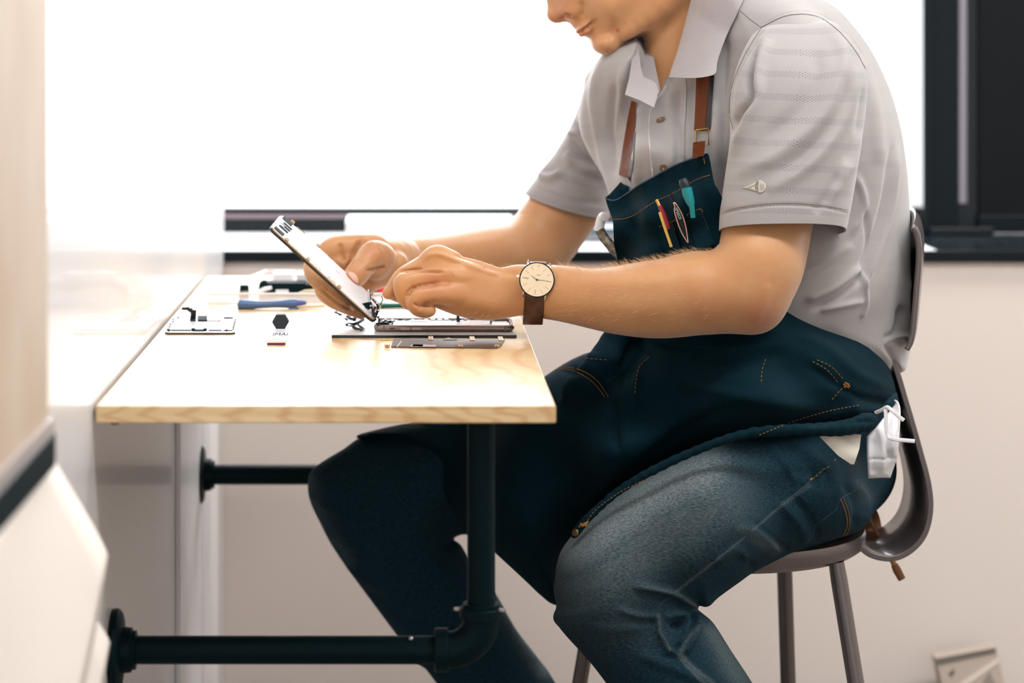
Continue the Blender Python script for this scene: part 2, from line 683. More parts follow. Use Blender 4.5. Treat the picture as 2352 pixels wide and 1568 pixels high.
def drape(poly, depth, off=0.004, th=0.003, step=10, smooth=4, sm=1, curl=0.0):
    """cloth piece with outline poly (px), lying off metres before a surface. depth = Surf or function(px, py) -> Y"""
    pl = catmull(poly, smooth, True) if smooth > 1 else np.asarray(poly, float)
    # resample outline
    seg = []
    for i in range(len(pl)):
        a, b = pl[i], pl[(i + 1) % len(pl)]
        L = np.hypot(*(b - a))
        k = max(1, int(L / step))
        for q in range(k):
            seg.append(a + (b - a) * q / k)
    seg = np.array(seg)
    lo, hi = seg.min(0), seg.max(0)
    xs = np.arange(lo[0], hi[0], step)
    ys = np.arange(lo[1], hi[1], step)
    D = poly_dist(xs, ys, seg)
    pts = [tuple(p) for p in seg]
    for i, x in enumerate(xs):
        for j, y in enumerate(ys):
            if D[i, j] > step * 0.6:
                pts.append((x + (step / 2 if j % 2 else 0) * 0.5, y))
    edges = [(i, (i + 1) % len(seg)) for i in range(len(seg))]
    r = delaunay_2d_cdt([Vector(p) for p in pts], edges, [], 1, 1e-4)
    v2 = np.array([(v.x, v.y) for v in r[0]])
    tri = [list(f) for f in r[2]]
    Y = np.full(len(v2), np.nan)
    if callable(depth) and not isinstance(depth, Surf):
        for i, (x, y) in enumerate(v2):
            Y[i] = depth(x, y)
    else:
        for i, (x, y) in enumerate(v2):
            h, _ = depth.hit(x, y)
            if h is not None:
                Y[i] = h.y - off
        ok = ~np.isnan(Y)
        if ok.any():
            for i in np.nonzero(~ok)[0]:
                d = ((v2[ok] - v2[i]) ** 2).sum(1)
                Y[i] = Y[ok][np.argmin(d)]
        else:
            Y[:] = 2.5
    nb = [set() for _ in v2]
    for f in tri:
        for a in range(len(f)):
            nb[f[a]].add(f[(a + 1) % len(f)]); nb[f[(a + 1) % len(f)]].add(f[a])
    for _ in range(sm):
        Y2 = Y.copy()
        for i, s in enumerate(nb):
            if s:
                Y2[i] = min(Y[i], 0.4 * Y[i] + 0.6 * np.mean([Y[j] for j in s])) if not (callable(depth) and not isinstance(depth, Surf)) else Y[i]
        Y = Y2
    n = len(v2)
    Vf = [P(v2[i, 0], v2[i, 1], Y[i]) for i in range(n)]
    Vb = [P(v2[i, 0], v2[i, 1], Y[i] + th) for i in range(n)]
    F = []
    for f in tri:
        a, b, c = v2[f[0]], v2[f[1]], v2[f[2]]
        ccw = (b[0] - a[0]) * (c[1] - a[1]) - (b[1] - a[1]) * (c[0] - a[0])
        g = f if ccw < 0 else f[::-1]
        F.append(list(g))
        F.append([i + n for i in g[::-1]])
    # rim
    ec = {}
    for f in tri:
        for a in range(len(f)):
            e = (f[a], f[(a + 1) % len(f)])
            ec[frozenset(e)] = ec.get(frozenset(e), []) + [e]
    for k, es in ec.items():
        if len(es) == 1:
            a, b = es[0]
            F.append([a, b, b + n, a + n])
    return [tuple(v) for v in Vf + Vb], F


def along(pts, step, sm=6):
    """even samples of a smoothed px polyline"""
    c = catmull(pts, sm) if len(pts) > 2 else np.asarray(pts, float)
    L = np.concatenate([[0], np.cumsum(np.hypot(*(np.diff(c[:, :2], axis=0).T)))])
    n = max(2, int(L[-1] / step) + 1)
    s = np.linspace(0, L[-1], n)
    return np.stack([np.interp(s, L, c[:, q]) for q in range(c.shape[1])], 1)


def stitch(mb, pts, surf, dash=5, gap=4, w=1.1, off=0.0012, sm=6):
    """dashes of thread along a px polyline on a surface"""
    a = along(pts, dash + gap, sm)
    for i in range(len(a) - 1):
        f = dash / (dash + gap)
        p, q = a[i, :2], a[i, :2] + (a[i + 1, :2] - a[i, :2]) * f
        h1, n1 = surf.hit(*p)
        h2, n2 = surf.hit(*q)
        if h1 is None or h2 is None or abs(h1.y - h2.y) > 0.02: continue
        v = Vector((0, -off, 0))
        r = w * h1.y / FP
        mb.tube([h1 + v, h2 + v], r, 5)


def seam(mb, pts, surf, w=1.5, off=0.0, step=5, sm=6):
    a = along(pts, step, sm)
    run = []
    for p in a:
        h, n = surf.hit(p[0], p[1])
        if h is None or (run and abs(h.y - run[-1].y) > 0.02):
            if len(run) > 1: mb.tube(run, w * run[0].y / FP, 6)
            run = []
            if h is None: continue
        run.append(h + Vector((0, -off, 0)))
    if len(run) > 1: mb.tube(run, w * run[0].y / FP, 6)
# ------------------------------------------------------------------ the room
XL = -0.28       # left wall
YB = 3.52        # back wall, room side
YW = 3.87        # window plane
M_beige = mat('beige_paint', (233, 223, 216), 0.7, bump=(90, 0.05, 0.001))
M_lwall = mat('white_gloss_paint', (208, 206, 206), 0.34, coat=0.15, bump=(14, 0.04, 0.002))
M_black = mat('black_frame', (2, 15, 21), 0.35, spec=0.3)
M_white = mat('white_sill_paint', (238, 238, 242), 0.45)
M_floor = mat('concrete_floor', (120, 108, 98), 0.5, noise=(3, (95, 86, 78), 0.8), bump=(20, .1, .002))
M_ceil = mat('ceiling_paint', (235, 232, 228), 0.8)
M_glass = mat('window_glass', (255, 255, 255), 0.02, alpha=0.05, spec=0.5)


def structure(name, mb, m, label=None, **k):
    o = mb.build(name, m, None, **k)
    o['kind'] = 'structure'
    if label: o['label'] = label
    return o


X_FR0, X_FR1 = 0.841, 0.935       # right frame column
ZS = 0.753                        # sill top
structure('floor', MB().box((XL - .1, -2.5, -0.05), (3.0, YB, 0.0)), M_floor)
structure('ceiling', MB().box((XL - .1, -2.5, 2.7), (3.0, YW, 2.8)), M_ceil)
structure('wall_left', MB().box((XL - .12, -2.5, 0.0), (XL, YB - .001, 2.7)), M_lwall)
structure('wall_right', MB().box((2.9, -2.5, 0), (3.0, YB, 2.7)), M_beige)
structure('wall_back', MB().box((XL - .12, YB, 0), (3.0, YB + .5, ZS - .017))
          .box((XL - .12, YB, 2.25), (3.0, YB + .5, 2.7)).box((XL - .5, YB, ZS - .017), (XL - .2, YB + .5, 2.25)), M_beige)
# window sill: white board with a black front edge, black lacquered on the right
structure('trim_1', MB().box((XL - .19, YB + .004, ZS - .016), (0.80, YW - .02, ZS)), M_white, bevel=.001)
structure('trim_2', MB().box((XL + .0005, YB - .012, ZS - .0145), (2.9, YB + .004, ZS + .001)), M_black, bevel=.001)
M_sillr = mat('black_lacquered_sill', (24, 34, 40), 0.12, spec=0.7, bump=(30, .25, .003))
structure('trim_3', MB().box((0.80, YB + .004, ZS - .016), (2.9, YW - .02, ZS)), M_sillr)
structure('left_wall_boards', MB().box((XL, 2.79, 0), (XL + .006, 3.08, .70)).box((XL, 3.09, 0), (XL + .006, 3.34, .70)), mat('white_board', (244, 242, 244), .35), bevel=.001)  # two thin boards, whiter than the left wall
structure('baseboard_back', MB().box((XL, YB - .014, 0), (2.9, YB, 0.085)), M_black, bevel=.002)
M_rail = mat('grey_anodised_rail', (120, 108, 112), 0.4, metal=.3)
w1 = bpy.data.objects.new('window_1', None)
w1.location = (0.28, YW, ZS)
COL.objects.link(w1)
w1['kind'] = 'structure'
f1 = MB()
f1.box((XL - .19, YW - .02, ZS), (X_FR0, YW + .05, ZS + .023))
f1.box((XL - .19, YW - .02, 2.2), (X_FR0, YW + .05, 2.27))
f1.box((XL - .195, YW - .02, ZS), (XL - .16, YW + .05, 2.27))
f1.build('window_frame', M_black, w1, bevel=.002)
MB().box((XL - .19, YW - .024, ZS + .0235), (X_FR0, YW + .03, ZS + .0315)).build('window_rail', M_rail, w1, bevel=.001)
MB().box((XL - .19, YW - .02, ZS + .032), (X_FR0, YW + .02, ZS + .041)).build('window_rail', M_black, w1, bevel=.001)
MB().box((XL - .19, YW + .012, ZS + .041), (X_FR0, YW + .016, 2.2)).build('window_pane', M_glass, w1)
w2 = bpy.data.objects.new('window_2', None)
w2.location = (1.0, YW, ZS)
COL.objects.link(w2)
w2['kind'] = 'structure'
M_frame2 = mat('black_frame_gloss', (6, 16, 22), 0.25, spec=0.5)
M_post_hl = mat('post_highlight_grey', (150, 146, 156), .4, metal=.4)  # pale grey strip that paints the window highlight onto the post
c2 = MB().box((X_FR0, YW - .05, ZS), (X_FR0 + .016, YW + .06, 2.27)).box((X_FR0 + .016, YW - .035, ZS), (X_FR0 + .062, YW + .06, 2.27))
c2.build('window_post', M_black, w2, bevel=.003)
MB().tube([(X_FR0 + .069, YW - .026, ZS + .05), (X_FR0 + .069, YW - .026, 2.27)], .0085, 20).build('window_highlight_strip', M_post_hl, w2, smooth=True)
MB().box((X_FR0 + .055, YW - .022, ZS), (X_FR1 + .002, YW + .03, 2.27)).build('window_post', M_frame2, w2)
MB().box((X_FR1, YW - .036, ZS + .001), (2.9, YW + .05, ZS + .03)).build('window_frame', M_black, w2, bevel=.002)
M_panel = mat('charcoal_blind', (12, 17, 21), 0.6, spec=.2, bump=(200, .1, .0005))
MB().box((X_FR0 + .06, YW + .0, ZS), (X_FR1+.01, YW + .06, 2.27)).build('window_post', M_black, w2)
MB().box((X_FR1 + .002, YW - .03, ZS + .008), (2.9, YW - .005, 2.27)).build('window_blind', M_panel, w2, bevel=.002)
MB().box((X_FR0 + .01, YW - .06, ZS), (X_FR1 + .02, YW + .02, ZS + .012)).build('window_frame', M_frame2, w2, bevel=.002)

M_housing = mat('fill_lamp_housing', (235, 235, 235), .4)
for i_, (lx, ly, lz, sx, sy, pw_l) in enumerate(FILL_LAMPS):
    hb_ = MB().box((lx - sx / 2 - .02, ly - sy / 2 - .02, lz + .004), (lx + sx / 2 + .02, ly + sy / 2 + .02, 2.7)).build('added_fill_lamp', M_housing, None, bevel=.004)
    tag(hb_, ['white fill lamp added above the stool, nearest the window', 'white fill lamp added nearest the left wall', 'white fill lamp added nearest the right wall'][i_], 'lamp', 'added fill lamps')

# ------------------------------------------------------------------ the workbench
M_pipe = mat('black_iron_pipe', (0, 24, 30), 0.45, spec=0.12, bump=(160, .12, .0006))
M_steel = mat('worn_steel', (190, 186, 182), 0.3, metal=1.0)


def pine():
    m = bpy.data.materials.new('pine_board')
    m.use_nodes = True
    nt = m.node_tree
    N, L = nt.nodes, nt.links
    b = N['Principled BSDF']
    b.inputs['Roughness'].default_value = 0.30
    b.inputs['Coat Weight'].default_value = 0.25
    b.inputs['Coat Roughness'].default_value = 0.2
    tc = N.new('ShaderNodeTexCoord')
    mp = N.new('ShaderNodeMapping')
    mp.inputs['Scale'].default_value = (2.2, 12.0, 60.0)
    L.new(tc.outputs['Object'], mp.inputs[0])
    nz = N.new('ShaderNodeTexNoise')
    nz.inputs['Scale'].default_value = 1.6
    nz.inputs['Detail'].default_value = 5
    nz.inputs['Distortion'].default_value = 1.2
    L.new(mp.outputs[0], nz.inputs['Vector'])
    wv = N.new('ShaderNodeTexWave')
    wv.inputs['Scale'].default_value = 3.0
    wv.inputs['Distortion'].default_value = 12
    wv.inputs['Detail'].default_value = 2
    wv.inputs['Detail Scale'].default_value = 0.6
    mp2 = N.new('ShaderNodeMapping')
    mp2.inputs['Scale'].default_value = (3.0, 3.0, 26.0)
    L.new(tc.outputs['Object'], mp2.inputs[0])
    L.new(mp2.outputs[0], wv.inputs['Vector'])
    r1 = N.new('ShaderNodeValToRGB')
    r1.color_ramp.elements[0].position = 0.3
    r1.color_ramp.elements[0].color = lin((214, 176, 124))
    r1.color_ramp.elements[1].position = 0.7
    r1.color_ramp.elements[1].color = lin((232, 204, 160))
    L.new(nz.outputs['Fac'], r1.inputs[0])
    r2 = N.new('ShaderNodeValToRGB')
    r2.color_ramp.elements[0].position = 0.0
    r2.color_ramp.elements[0].color = lin((206, 160, 104))
    r2.color_ramp.elements[1].position = 0.45
    r2.color_ramp.elements[1].color = (1, 1, 1, 1)
    L.new(wv.outputs['Fac'], r2.inputs[0])
    mx = N.new('ShaderNodeMix')
    mx.data_type = 'RGBA'
    mx.blend_type = 'MULTIPLY'
    mx.inputs[0].default_value = 0.38
    L.new(r1.outputs[0], mx.inputs[6])
    L.new(r2.outputs[0], mx.inputs[7])
    # knots
    vo = N.new('ShaderNodeTexVoronoi')
    vo.inputs['Scale'].default_value = 1.0
    mp3 = N.new('ShaderNodeMapping')
    mp3.inputs['Scale'].default_value = (3.6, 12.0, 3.0)
    L.new(tc.outputs['Object'], mp3.inputs[0])
    L.new(mp3.outputs[0], vo.inputs['Vector'])
    r3 = N.new('ShaderNodeValToRGB')
    r3.color_ramp.elements[0].position = 0.03
    r3.color_ramp.elements[0].color = lin((150, 88, 60))
    r3.color_ramp.elements[1].position = 0.17
    r3.color_ramp.elements[1].color = (1, 1, 1, 1)
    L.new(vo.outputs['Distance'], r3.inputs[0])
    mx2 = N.new('ShaderNodeMix')
    mx2.data_type = 'RGBA'
    mx2.blend_type = 'MULTIPLY'
    mx2.inputs[0].default_value = 0.6
    L.new(mx.outputs[2], mx2.inputs[6])
    L.new(r3.outputs[0], mx2.inputs[7])
    L.new(mx2.outputs[2], b.inputs['Base Color'])
    return m


M_pine = pine()
XT0, XT1, YT0, YT1 = XL + .003, 0.129, 2.058, 3.18
bench = thing('workbench', 'pale pine workbench on black iron pipe brackets against the white wall', 'table', ((XT0 + XT1) / 2, (YT0 + YT1) / 2, 0.5))
MB().box((XT0, YT0, .7345), (XT1, YT1, .75)).build('tabletop', M_pine, bench, bevel=.0012)
MB().cyl((XT0 + .013, YT0 + .03, .7345), (XT0 + .013, YT0 + .03, .729), .004, 12).build('screw', M_pipe, bench)
RP = .0131
for (Yp, xl) in ((2.19, .0672), (3.07, .095)):
    zp = .5
    MB().lathe((XL + .001, Yp, zp), (1, 0, 0), [(0, .0375), (.003, .0385), (.006, .0375), (.0085, .034), (.0095, .0215), (.018, .0205), (.0185, .018), (.022, .018)], 40).build('wall_flange', M_pipe, bench, smooth=True)
    MB().tube([(XL + .02, Yp, zp), (xl - .026, Yp, zp)], RP, 32).build('pipe', M_pipe, bench, smooth=True)
    MB().tube([(xl, Yp, zp + .024), (xl, Yp, .731)], RP, 32).build('pipe', M_pipe, bench, smooth=True)
    MB().lathe((xl, Yp, .7344), (0, 0, -1), [(0, .036), (.004, .036), (.005, .020), (.016, .019), (.018, .014)], 40).build('table_flange', M_pipe, bench, smooth=True)
    el = MB()
    arc = [(xl - .044, Yp, zp)] + [(xl - .030 + .030 * math.sin(a), Yp, zp + .030 - .030 * math.cos(a)) for a in [math.radians(q) for q in range(0, 91, 9)]] + [(xl, Yp, zp + .044)]
    el.tube(arc, .0172, 32)
    e_o = el.build('elbow_fitting', M_pipe, bench, smooth=True)
    MB().tube([(xl, Yp, zp + .030), (xl, Yp, zp + .0405)], .0205, 32).tube([(xl - .044, Yp, zp), (xl - .031, Yp, zp)], .0205, 32).build('collar', M_pipe, e_o, bevel=.0015)
    for (sx, sy) in ((-.023, -.004), (.019, -.008)):
        MB().cyl((xl + sx, Yp + sy - .008, zp + .0405), (xl + sx, Yp + sy - .008, zp + .0425), .0032, 12).build('set_screw', M_steel, e_o)
    if Yp < 3:
        MB().ball((xl - .066, Yp - .008, zp + .0128), .0022, 8).build('set_screw', M_steel, e_o)
        MB().ball((xl + .0125, Yp - .008, .727), .002, 8).build('set_screw', M_steel, bench)

# ------------------------------------------------------------------ pin board and papers on the left wall
M_ply = mat('birch_plywood', (196, 180, 162), 0.6, noise=(6, (182, 158, 134), 0.8))
pb = thing('wooden_wall_board', 'light birch board with dark lower edge hung on the left wall', 'board', (XL + .012, 1.2, .79))
zb = .789
MB().box((XL + .001, 0.6, zb + .010), (-.262, 1.69, 1.55)).build('panel', M_ply, pb, bevel=.001)
MB().box((XL + .001, 0.6, zb), (-.258, 1.693, zb + .010)).build('metal_trim', mat('brushed_trim', (196, 188, 186), .35, metal=.4), pb)
MB().box((XL + .001, 0.6, zb - .026), (-.257, 1.695, zb)).build('edge_strip', M_pipe, pb, bevel=.002)
M_paper = mat('cream_paper', (226, 218, 210), 0.8)


def sheet(name, label, corners, bow, group, n=14):
    """curled sheet: corners tl,tr,br,bl world; bow = bulge along +x"""
    V, F = [], []
    tl, tr, br, bl = map(Vector, corners)
    for i in range(n + 1):
        s = i / n
        for j in range(n + 1):
            t = j / n
            p = tl.lerp(tr, s).lerp(bl.lerp(br, s), t)
            p = p + Vector((bow * math.sin(math.pi * s) * (0.4 + t) + .004 * math.sin(5 * s + 3 * t), 0, 0))
            V.append(p)
    m = n + 1
    for i in range(n):
        for j in range(n):
            F.append([i * m + j, i * m + j + 1, (i + 1) * m + j + 1, (i + 1) * m + j])
    o = mk(name, V, F, M_paper)
    md = o.modifiers.new('solid', 'SOLIDIFY')
    md.thickness = .0008
    tag(o, label, 'paper', group)
    return o


def wallpt(px, py, x):
    Y = (x - 0) * FP / (px - CX)
    return Vector((x, Y, CZ - (py - CY) * Y / FP))


sheet('paper_sheet', 'cream sheet pinned under the dark board edge, its corner pointing at the bench',
      [(-.262, 1.05, .770), wallpt(125, 1030, -.262), wallpt(238, 1275, -.248), (-.252, 1.08, .42)], .010, None)
sheet('paper_sheet', 'lowest cream sheet curling out below the pointed sheet on the left wall',
      [(-.266, 1.0, .60), wallpt(150, 1300, -.266), wallpt(243, 1475, -.256), (-.262, .95, .40)], .014, None)
# ------------------------------------------------------------------ the person
def W(Y): return Y * WS


M_skin = mat('skin', (202, 150, 102), 0.40, spec=0.5, sheen=.35, noise=(30, (194, 134, 90), 0.5), bump=(650, 0.12, 0.0004), sss=0.06)


def flat3(V, F):
    return img2world(V), F


def mesh_field(f, it=2, strokes=None):
    V, F = f.mesh()
    V = relax(V, F, it)
    if strokes:
        V = folds(V, F, strokes)
    return V, F


# near arm and hand ------------------------------------------------
fa = Field((855, 430, W(2.28)), (1930, 800, W(2.68)), 2.6)
wy = W(2.515)
# upper arm, elbow, forearm
fa.chain([(1795, 400, W(2.49), 96), (1768, 480, W(2.482), 103), (1758, 545, W(2.468), 101), (1745, 610, W(2.45), 100), (1722, 662, W(2.448), 96)], sub=4)
fa.ell((1752, 722, W(2.452)), (44, 34, 42), k=22, rot=-35)
fa.chain([(1710, 668, W(2.448), 92, .92), (1650, 672, W(2.45), 93, .92), (1600, 673, W(2.455), 95, .9), (1540, 684, W(2.46), 90.5, .88),
          (1480, 688, W(2.468), 86, .86), (1415, 689, W(2.478), 76, .82), (1360, 685, W(2.487), 67, .78), (1300, 675, W(2.498), 63, .72),
          (1240, 668, W(2.508), 59.5, .66), (1190, 664, wy, 53, .62)], k=30, sub=3)
# palm block
fa.chain([(1190, 664, wy, 53, .62), (1150, 670, wy + 4, 52, .6), (1110, 670.5, wy + 4, 58.5, .52), (1060, 659, wy + 2, 62, .46), (1012, 641, wy, 62, .42)], k=8, sub=4)
fa.ell((1110, 690, wy - 8), (66, 24, 28), k=40, rot=10)
# index finger and thumb behind, tip pinching the flex cable
fa.chain([(1010, 584, wy + 34, 20), (960, 612, wy + 44, 18), (925, 632, wy + 46, 16), (908, 652, wy + 40, 14.5), (897, 670, wy + 30, 13), (891, 674, wy + 26, 11.5)], k=2, sub=4)
fa.chain([(1050, 660, wy + 46, 24), (990, 680, wy + 58, 20), (940, 685, wy + 58, 16), (905, 676, wy + 46, 13), (893, 672, wy + 40, 11)], k=2, sub=3)
# middle finger (A): only a strip shows above the ring finger
fa.chain([(1040, 604, wy + 6, 26), (1003, 592, wy + 10, 25), (965, 614, wy + 8, 20), (930, 632, wy + 6, 19), (923, 646, wy + 4, 18), (926, 668, wy + 8, 17.5), (938, 690, wy + 16, 15), (955, 697, wy + 28, 13)], k=1.5, sub=5)
fa.ell((1000, 590, wy + 6), (30, 24, 24), k=12, rot=-25)
# ring finger (B)
fa.chain([(1105, 640, wy + 6, 24), (1050, 634, wy - 8, 25), (1010, 633, wy - 14, 24), (970, 641, wy - 18, 21), (932, 648, wy - 20, 22.5), (928, 664, wy - 20, 21.5), (936, 686, wy - 14, 19.5), (952, 698, wy - 4, 16), (968, 700, wy + 8, 13)], k=1.2, sub=5)
# little finger (C)
fa.chain([(1110, 680, wy + 2, 24), (1060, 676, wy - 16, 24), (1015, 674, wy - 28, 23), (985, 676, wy - 36, 21), (958, 682, wy - 40, 20), (953, 697, wy - 40, 17.5), (962, 710, wy - 38, 15.5), (979, 714, wy - 30, 13.5), (988, 712, wy - 26, 12.5)], k=1.2, sub=5)
fa.ell((1075, 652, wy - 10), (60, 44, 22), k=30, rot=-8)
Va, Fa = mesh_field(fa, 3, [
    ([(1020, 626), (985, 622), (950, 620), (915, 624)], 5, -8),
    ([(1010, 651), (985, 655), (955, 661), (938, 672), (934, 690)], 5.5, -9),
    ([(1040, 628), (1025, 640), (1030, 656)], 16, -2.5),
    ([(1150, 630), (1115, 622), (1060, 603), (1005, 583), (975, 594)], 8, 4.5),
    ([(1140, 616), (1090, 600), (1040, 584)], 7, -3),
    ([(950, 697), (962, 702), (976, 701), (986, 698)], 4.5, -7),
    ([(962, 712), (969, 703)], 3.5, -3.5),
    ([(1000, 690), (985, 697), (975, 698)], 6, -4),
    ([(1100, 618), (1150, 622), (1190, 632)], 12, -3),
    ([(1090, 640), (1040, 632), (1010, 626)], 10, 1.5),
    ([(1765, 650), (1755, 700), (1735, 740)], 14, 3),
    ([(1300, 640), (1420, 650), (1560, 640)], 30, 3),
    ([(1320, 715), (1420, 735), (1560, 745)], 30, -2),
])

# far arm and hand --------------------------------------------------
fb = Field((680, 400, W(2.5)), (1420, 760, W(3.0)), 2.8)
fb.chain([(1335, 425, W(2.86), 76), (1287, 492, W(2.86), 80), (1240, 555, W(2.85), 80), (1205, 590, W(2.84), 76)], sub=4)
fb.chain([(1205, 586, W(2.84), 76), (1130, 592, W(2.81), 72), (1060, 592, W(2.78), 60), (990, 592, W(2.745), 49), (930, 592, W(2.715), 44, .8), (890, 594, W(2.69), 44, .8)], k=25, sub=4)
hw = W(2.66)
# palm / thenar
fb.chain([(920, 594, W(2.70), 45, .8), (880, 600, W(2.675), 48, .7), (845, 603, hw + 25, 46, .6), (800, 590, hw + 25, 38, .6)], k=12, sub=3)
fb.ell((862, 600, hw - 26), (40, 44, 34), k=14, rot=0)
# thumb, lying on the near face of the panel
fb.chain([(878, 590, hw - 20, 30), (858, 588, hw - 44, 33), (838, 606, hw - 66, 26), (822, 626, hw - 84, 25), (813, 638, hw - 92, 22.5), (809, 643, hw - 94, 19)], k=10, sub=5)
# index finger going over the panel's far edge
fb.chain([(865, 566, hw + 22, 27), (820, 568, hw + 26, 29), (775, 572, hw + 22, 30), (752, 580, hw + 14, 24), (740, 592, hw + 12, 20), (735, 604, hw + 4, 16)], k=4, sub=4)
fb.chain([(850, 600, hw + 18, 28), (800, 604, hw + 16, 26), (770, 606, hw + 10, 20), (752, 612, hw + 4, 16)], k=8, sub=4)
# fingers under the panel, seen from their palm side
fb.chain([(770, 590, hw + 34, 24), (730, 605, hw + 26, 23), (714, 616, hw + 4, 16), (722, 638, hw - 30, 16), (748, 664, hw - 58, 16), (778, 690, hw - 74, 14), (790, 699, hw - 78, 12)], k=2, sub=4)
fb.chain([(800, 620, hw + 40, 26), (760, 640, hw + 26, 26), (748, 664, hw - 4, 24), (768, 686, hw - 34, 21), (798, 704, hw - 58, 17), (824, 718, hw - 68, 11), (834, 723, hw - 70, 7)], k=1.5, sub=4)
# heel of the hand and little finger below the thumb
fb.chain([(905, 612, hw + 16, 36), (880, 630, hw + 10, 28), (858, 646, hw - 2, 19), (846, 658, hw - 12, 14)], k=8, sub=4)
fb.chain([(870, 636, hw + 24, 24), (840, 644, hw + 10, 18), (828, 652, hw + 2, 12)], k=8, sub=3)
Vb, Fb = mesh_field(fb, 3, [
    ([(826, 548), (820, 566), (812, 584), (804, 606), (794, 622)], 7, -13),
    ([(838, 548), (846, 556), (860, 556)], 10, 3),
    ([(782, 558), (784, 580), (792, 600)], 7, -8),
    ([(752, 598), (770, 612), (788, 626)], 8, -6),
    ([(735, 662), (752, 678), (776, 697), (808, 714)], 5, -9),
    ([(706, 640), (722, 652), (738, 658)], 5, -5),
    ([(812, 601), (822, 598), (832, 601)], 3, -1.6),
    ([(815, 606), (825, 603), (834, 606)], 3, -1.2),
    ([(876, 566), (884, 590), (880, 615), (860, 622)], 3, -1.6),
    ([(884, 562), (893, 590), (888, 618), (866, 630)], 3, -1.4),
    ([(842, 620), (866, 619), (888, 612)], 6, -8),
    ([(868, 560), (880, 584), (878, 606), (860, 618)], 4, -2.5),
    ([(730, 652), (745, 656), (756, 668)], 4, -3),
])

# head and neck -----------------------------------------------------
hy = W(2.70)
fh = Field((1180, -470, hy - 260), (1830, 300, hy + 260), 4.0)
face = [(1248, -60), (1252, -20), (1256, 10), (1260, 34), (1270, 49), (1284, 53), (1298, 51), (1308, 54), (1316, 64), (1324, 71),
        (1331, 74), (1333, 82), (1342, 85), (1353, 90), (1362, 104), (1376, 117), (1395, 122), (1418, 117), (1440, 104), (1458, 90),
        (1480, 78), (1560, 70), (1640, 0), (1700, -120), (1710, -250), (1640, -360), (1520, -410), (1400, -390), (1310, -300), (1275, -200), (1268, -130), (1262, -95)]
fh.puff(face, [(1260, 10, hy, 34), (1300, 0, hy, 80), (1340, 60, hy - 4, 66), (1400, 100, hy, 78), (1400, 20, hy, 120), (1500, 30, hy, 135), (1300, -150, hy, 120), (1500, -250, hy, 165), (1640, -150, hy, 150)], 110, smooth=4)
fh.chain([(1600, -60, hy, 115, .95), (1590, 60, hy, 108, .95), (1580, 160, hy, 100, .95), (1600, 280, hy + 10, 120, .9)], k=22, sub=3)
fh.chain([(1440, 76, hy - 74, 12), (1500, 34, hy - 104, 12), (1560, -30, hy - 118, 12)], k=44, sub=3)          # jaw line
fh.ell((1314, 24, hy - 42), (22, 19, 20), k=18, rot=-25)       # wing of the nose
fh.ell((1273, 34, hy - 6), (17, 17, 22), k=10)
fh.ell((1340, 62, hy - 44), (24, 6, 26), k=10, rot=-35)         # upper lip
fh.ell((1346, 73, hy - 42), (20, 7, 26), k=10, rot=-35)         # lower lip
fh.ell((1392, 100, hy - 40), (34, 26, 46), k=24)               # chin
fh.ell((1338, -120, hy - 92), (46, 20, 24), k=20, rot=-70)     # eye region
fh.ell((1555, -120, hy - 160), (30, 52, 12), k=5, rot=25)      # ear
fh.ell((1548, -116, hy - 172), (14, 30, 8), k=4, rot=25, sub=True)
fh.ell((1302, 38, hy - 58), (9, 5, 14), k=2, rot=-15, sub=True)  # nostril
Vh, Fh = mesh_field(fh, 3, [
    ([(1329, 76), (1340, 69), (1353, 59), (1365, 48)], 4.5, -9),
    ([(1290, 42), (1300, 35), (1311, 37)], 5, -7),
    ([(1334, 4), (1340, 24), (1334, 40)], 9, -5),
    ([(1366, 44), (1371, 54)], 8, -3),
    ([(1357, 92), (1376, 84), (1394, 72)], 9, -2.5),
    ([(1280, -100), (1330, -112), (1370, -130)], 6, -5),
])

# torso core hidden by the shirt, reaching into neck, both shoulders and the lap
ft = Field((1100, 60, W(2.36)), (2110, 1260, W(3.02)), 10)
ft.puff([(1510, 190), (1450, 220), (1430, 300), (1450, 420), (1480, 560), (1510, 760), (1580, 880), (1800, 960), (1980, 900), (2020, 760), (2020, 480), (1980, 300), (1920, 180), (1820, 110), (1700, 90), (1600, 120)],
        [(1500, 300, W(2.71), 150), (1900, 300, W(2.66), 200), (1600, 900, W(2.66), 190)], 200, smooth=3)
ft.chain([(1850, 170, W(2.52), 70), (1800, 380, W(2.475), 96), (1785, 450, W(2.47), 96)], k=40, sub=2)
ft.chain([(1450, 220, W(2.82), 50), (1375, 340, W(2.86), 62), (1335, 420, W(2.86), 72)], k=40, sub=2)
ft.chain([(1580, 170, hy, 88), (1610, 260, hy, 95)], k=40, sub=2)
ft.chain([(1900, 1080, W(2.60), 80), (1640, 1180, W(2.49), 80), (1430, 1290, W(2.47), 75)], k=30, sub=2)
ft.chain([(1900, 1080, W(2.72), 90), (1400, 1080, W(2.84), 80), (1150, 1080, W(2.86), 70)], k=30, sub=2)
Vt, Ft = mesh_field(ft, 1)

allV = np.concatenate([Va, Vb, Vh, Vt])
o1, o2, o3 = len(Va), len(Va) + len(Vb), len(Va) + len(Vb) + len(Vh)
allF = np.concatenate([Fa, Fb + o1, Fh + o2, Ft + o3])
wV = img2world(allV)
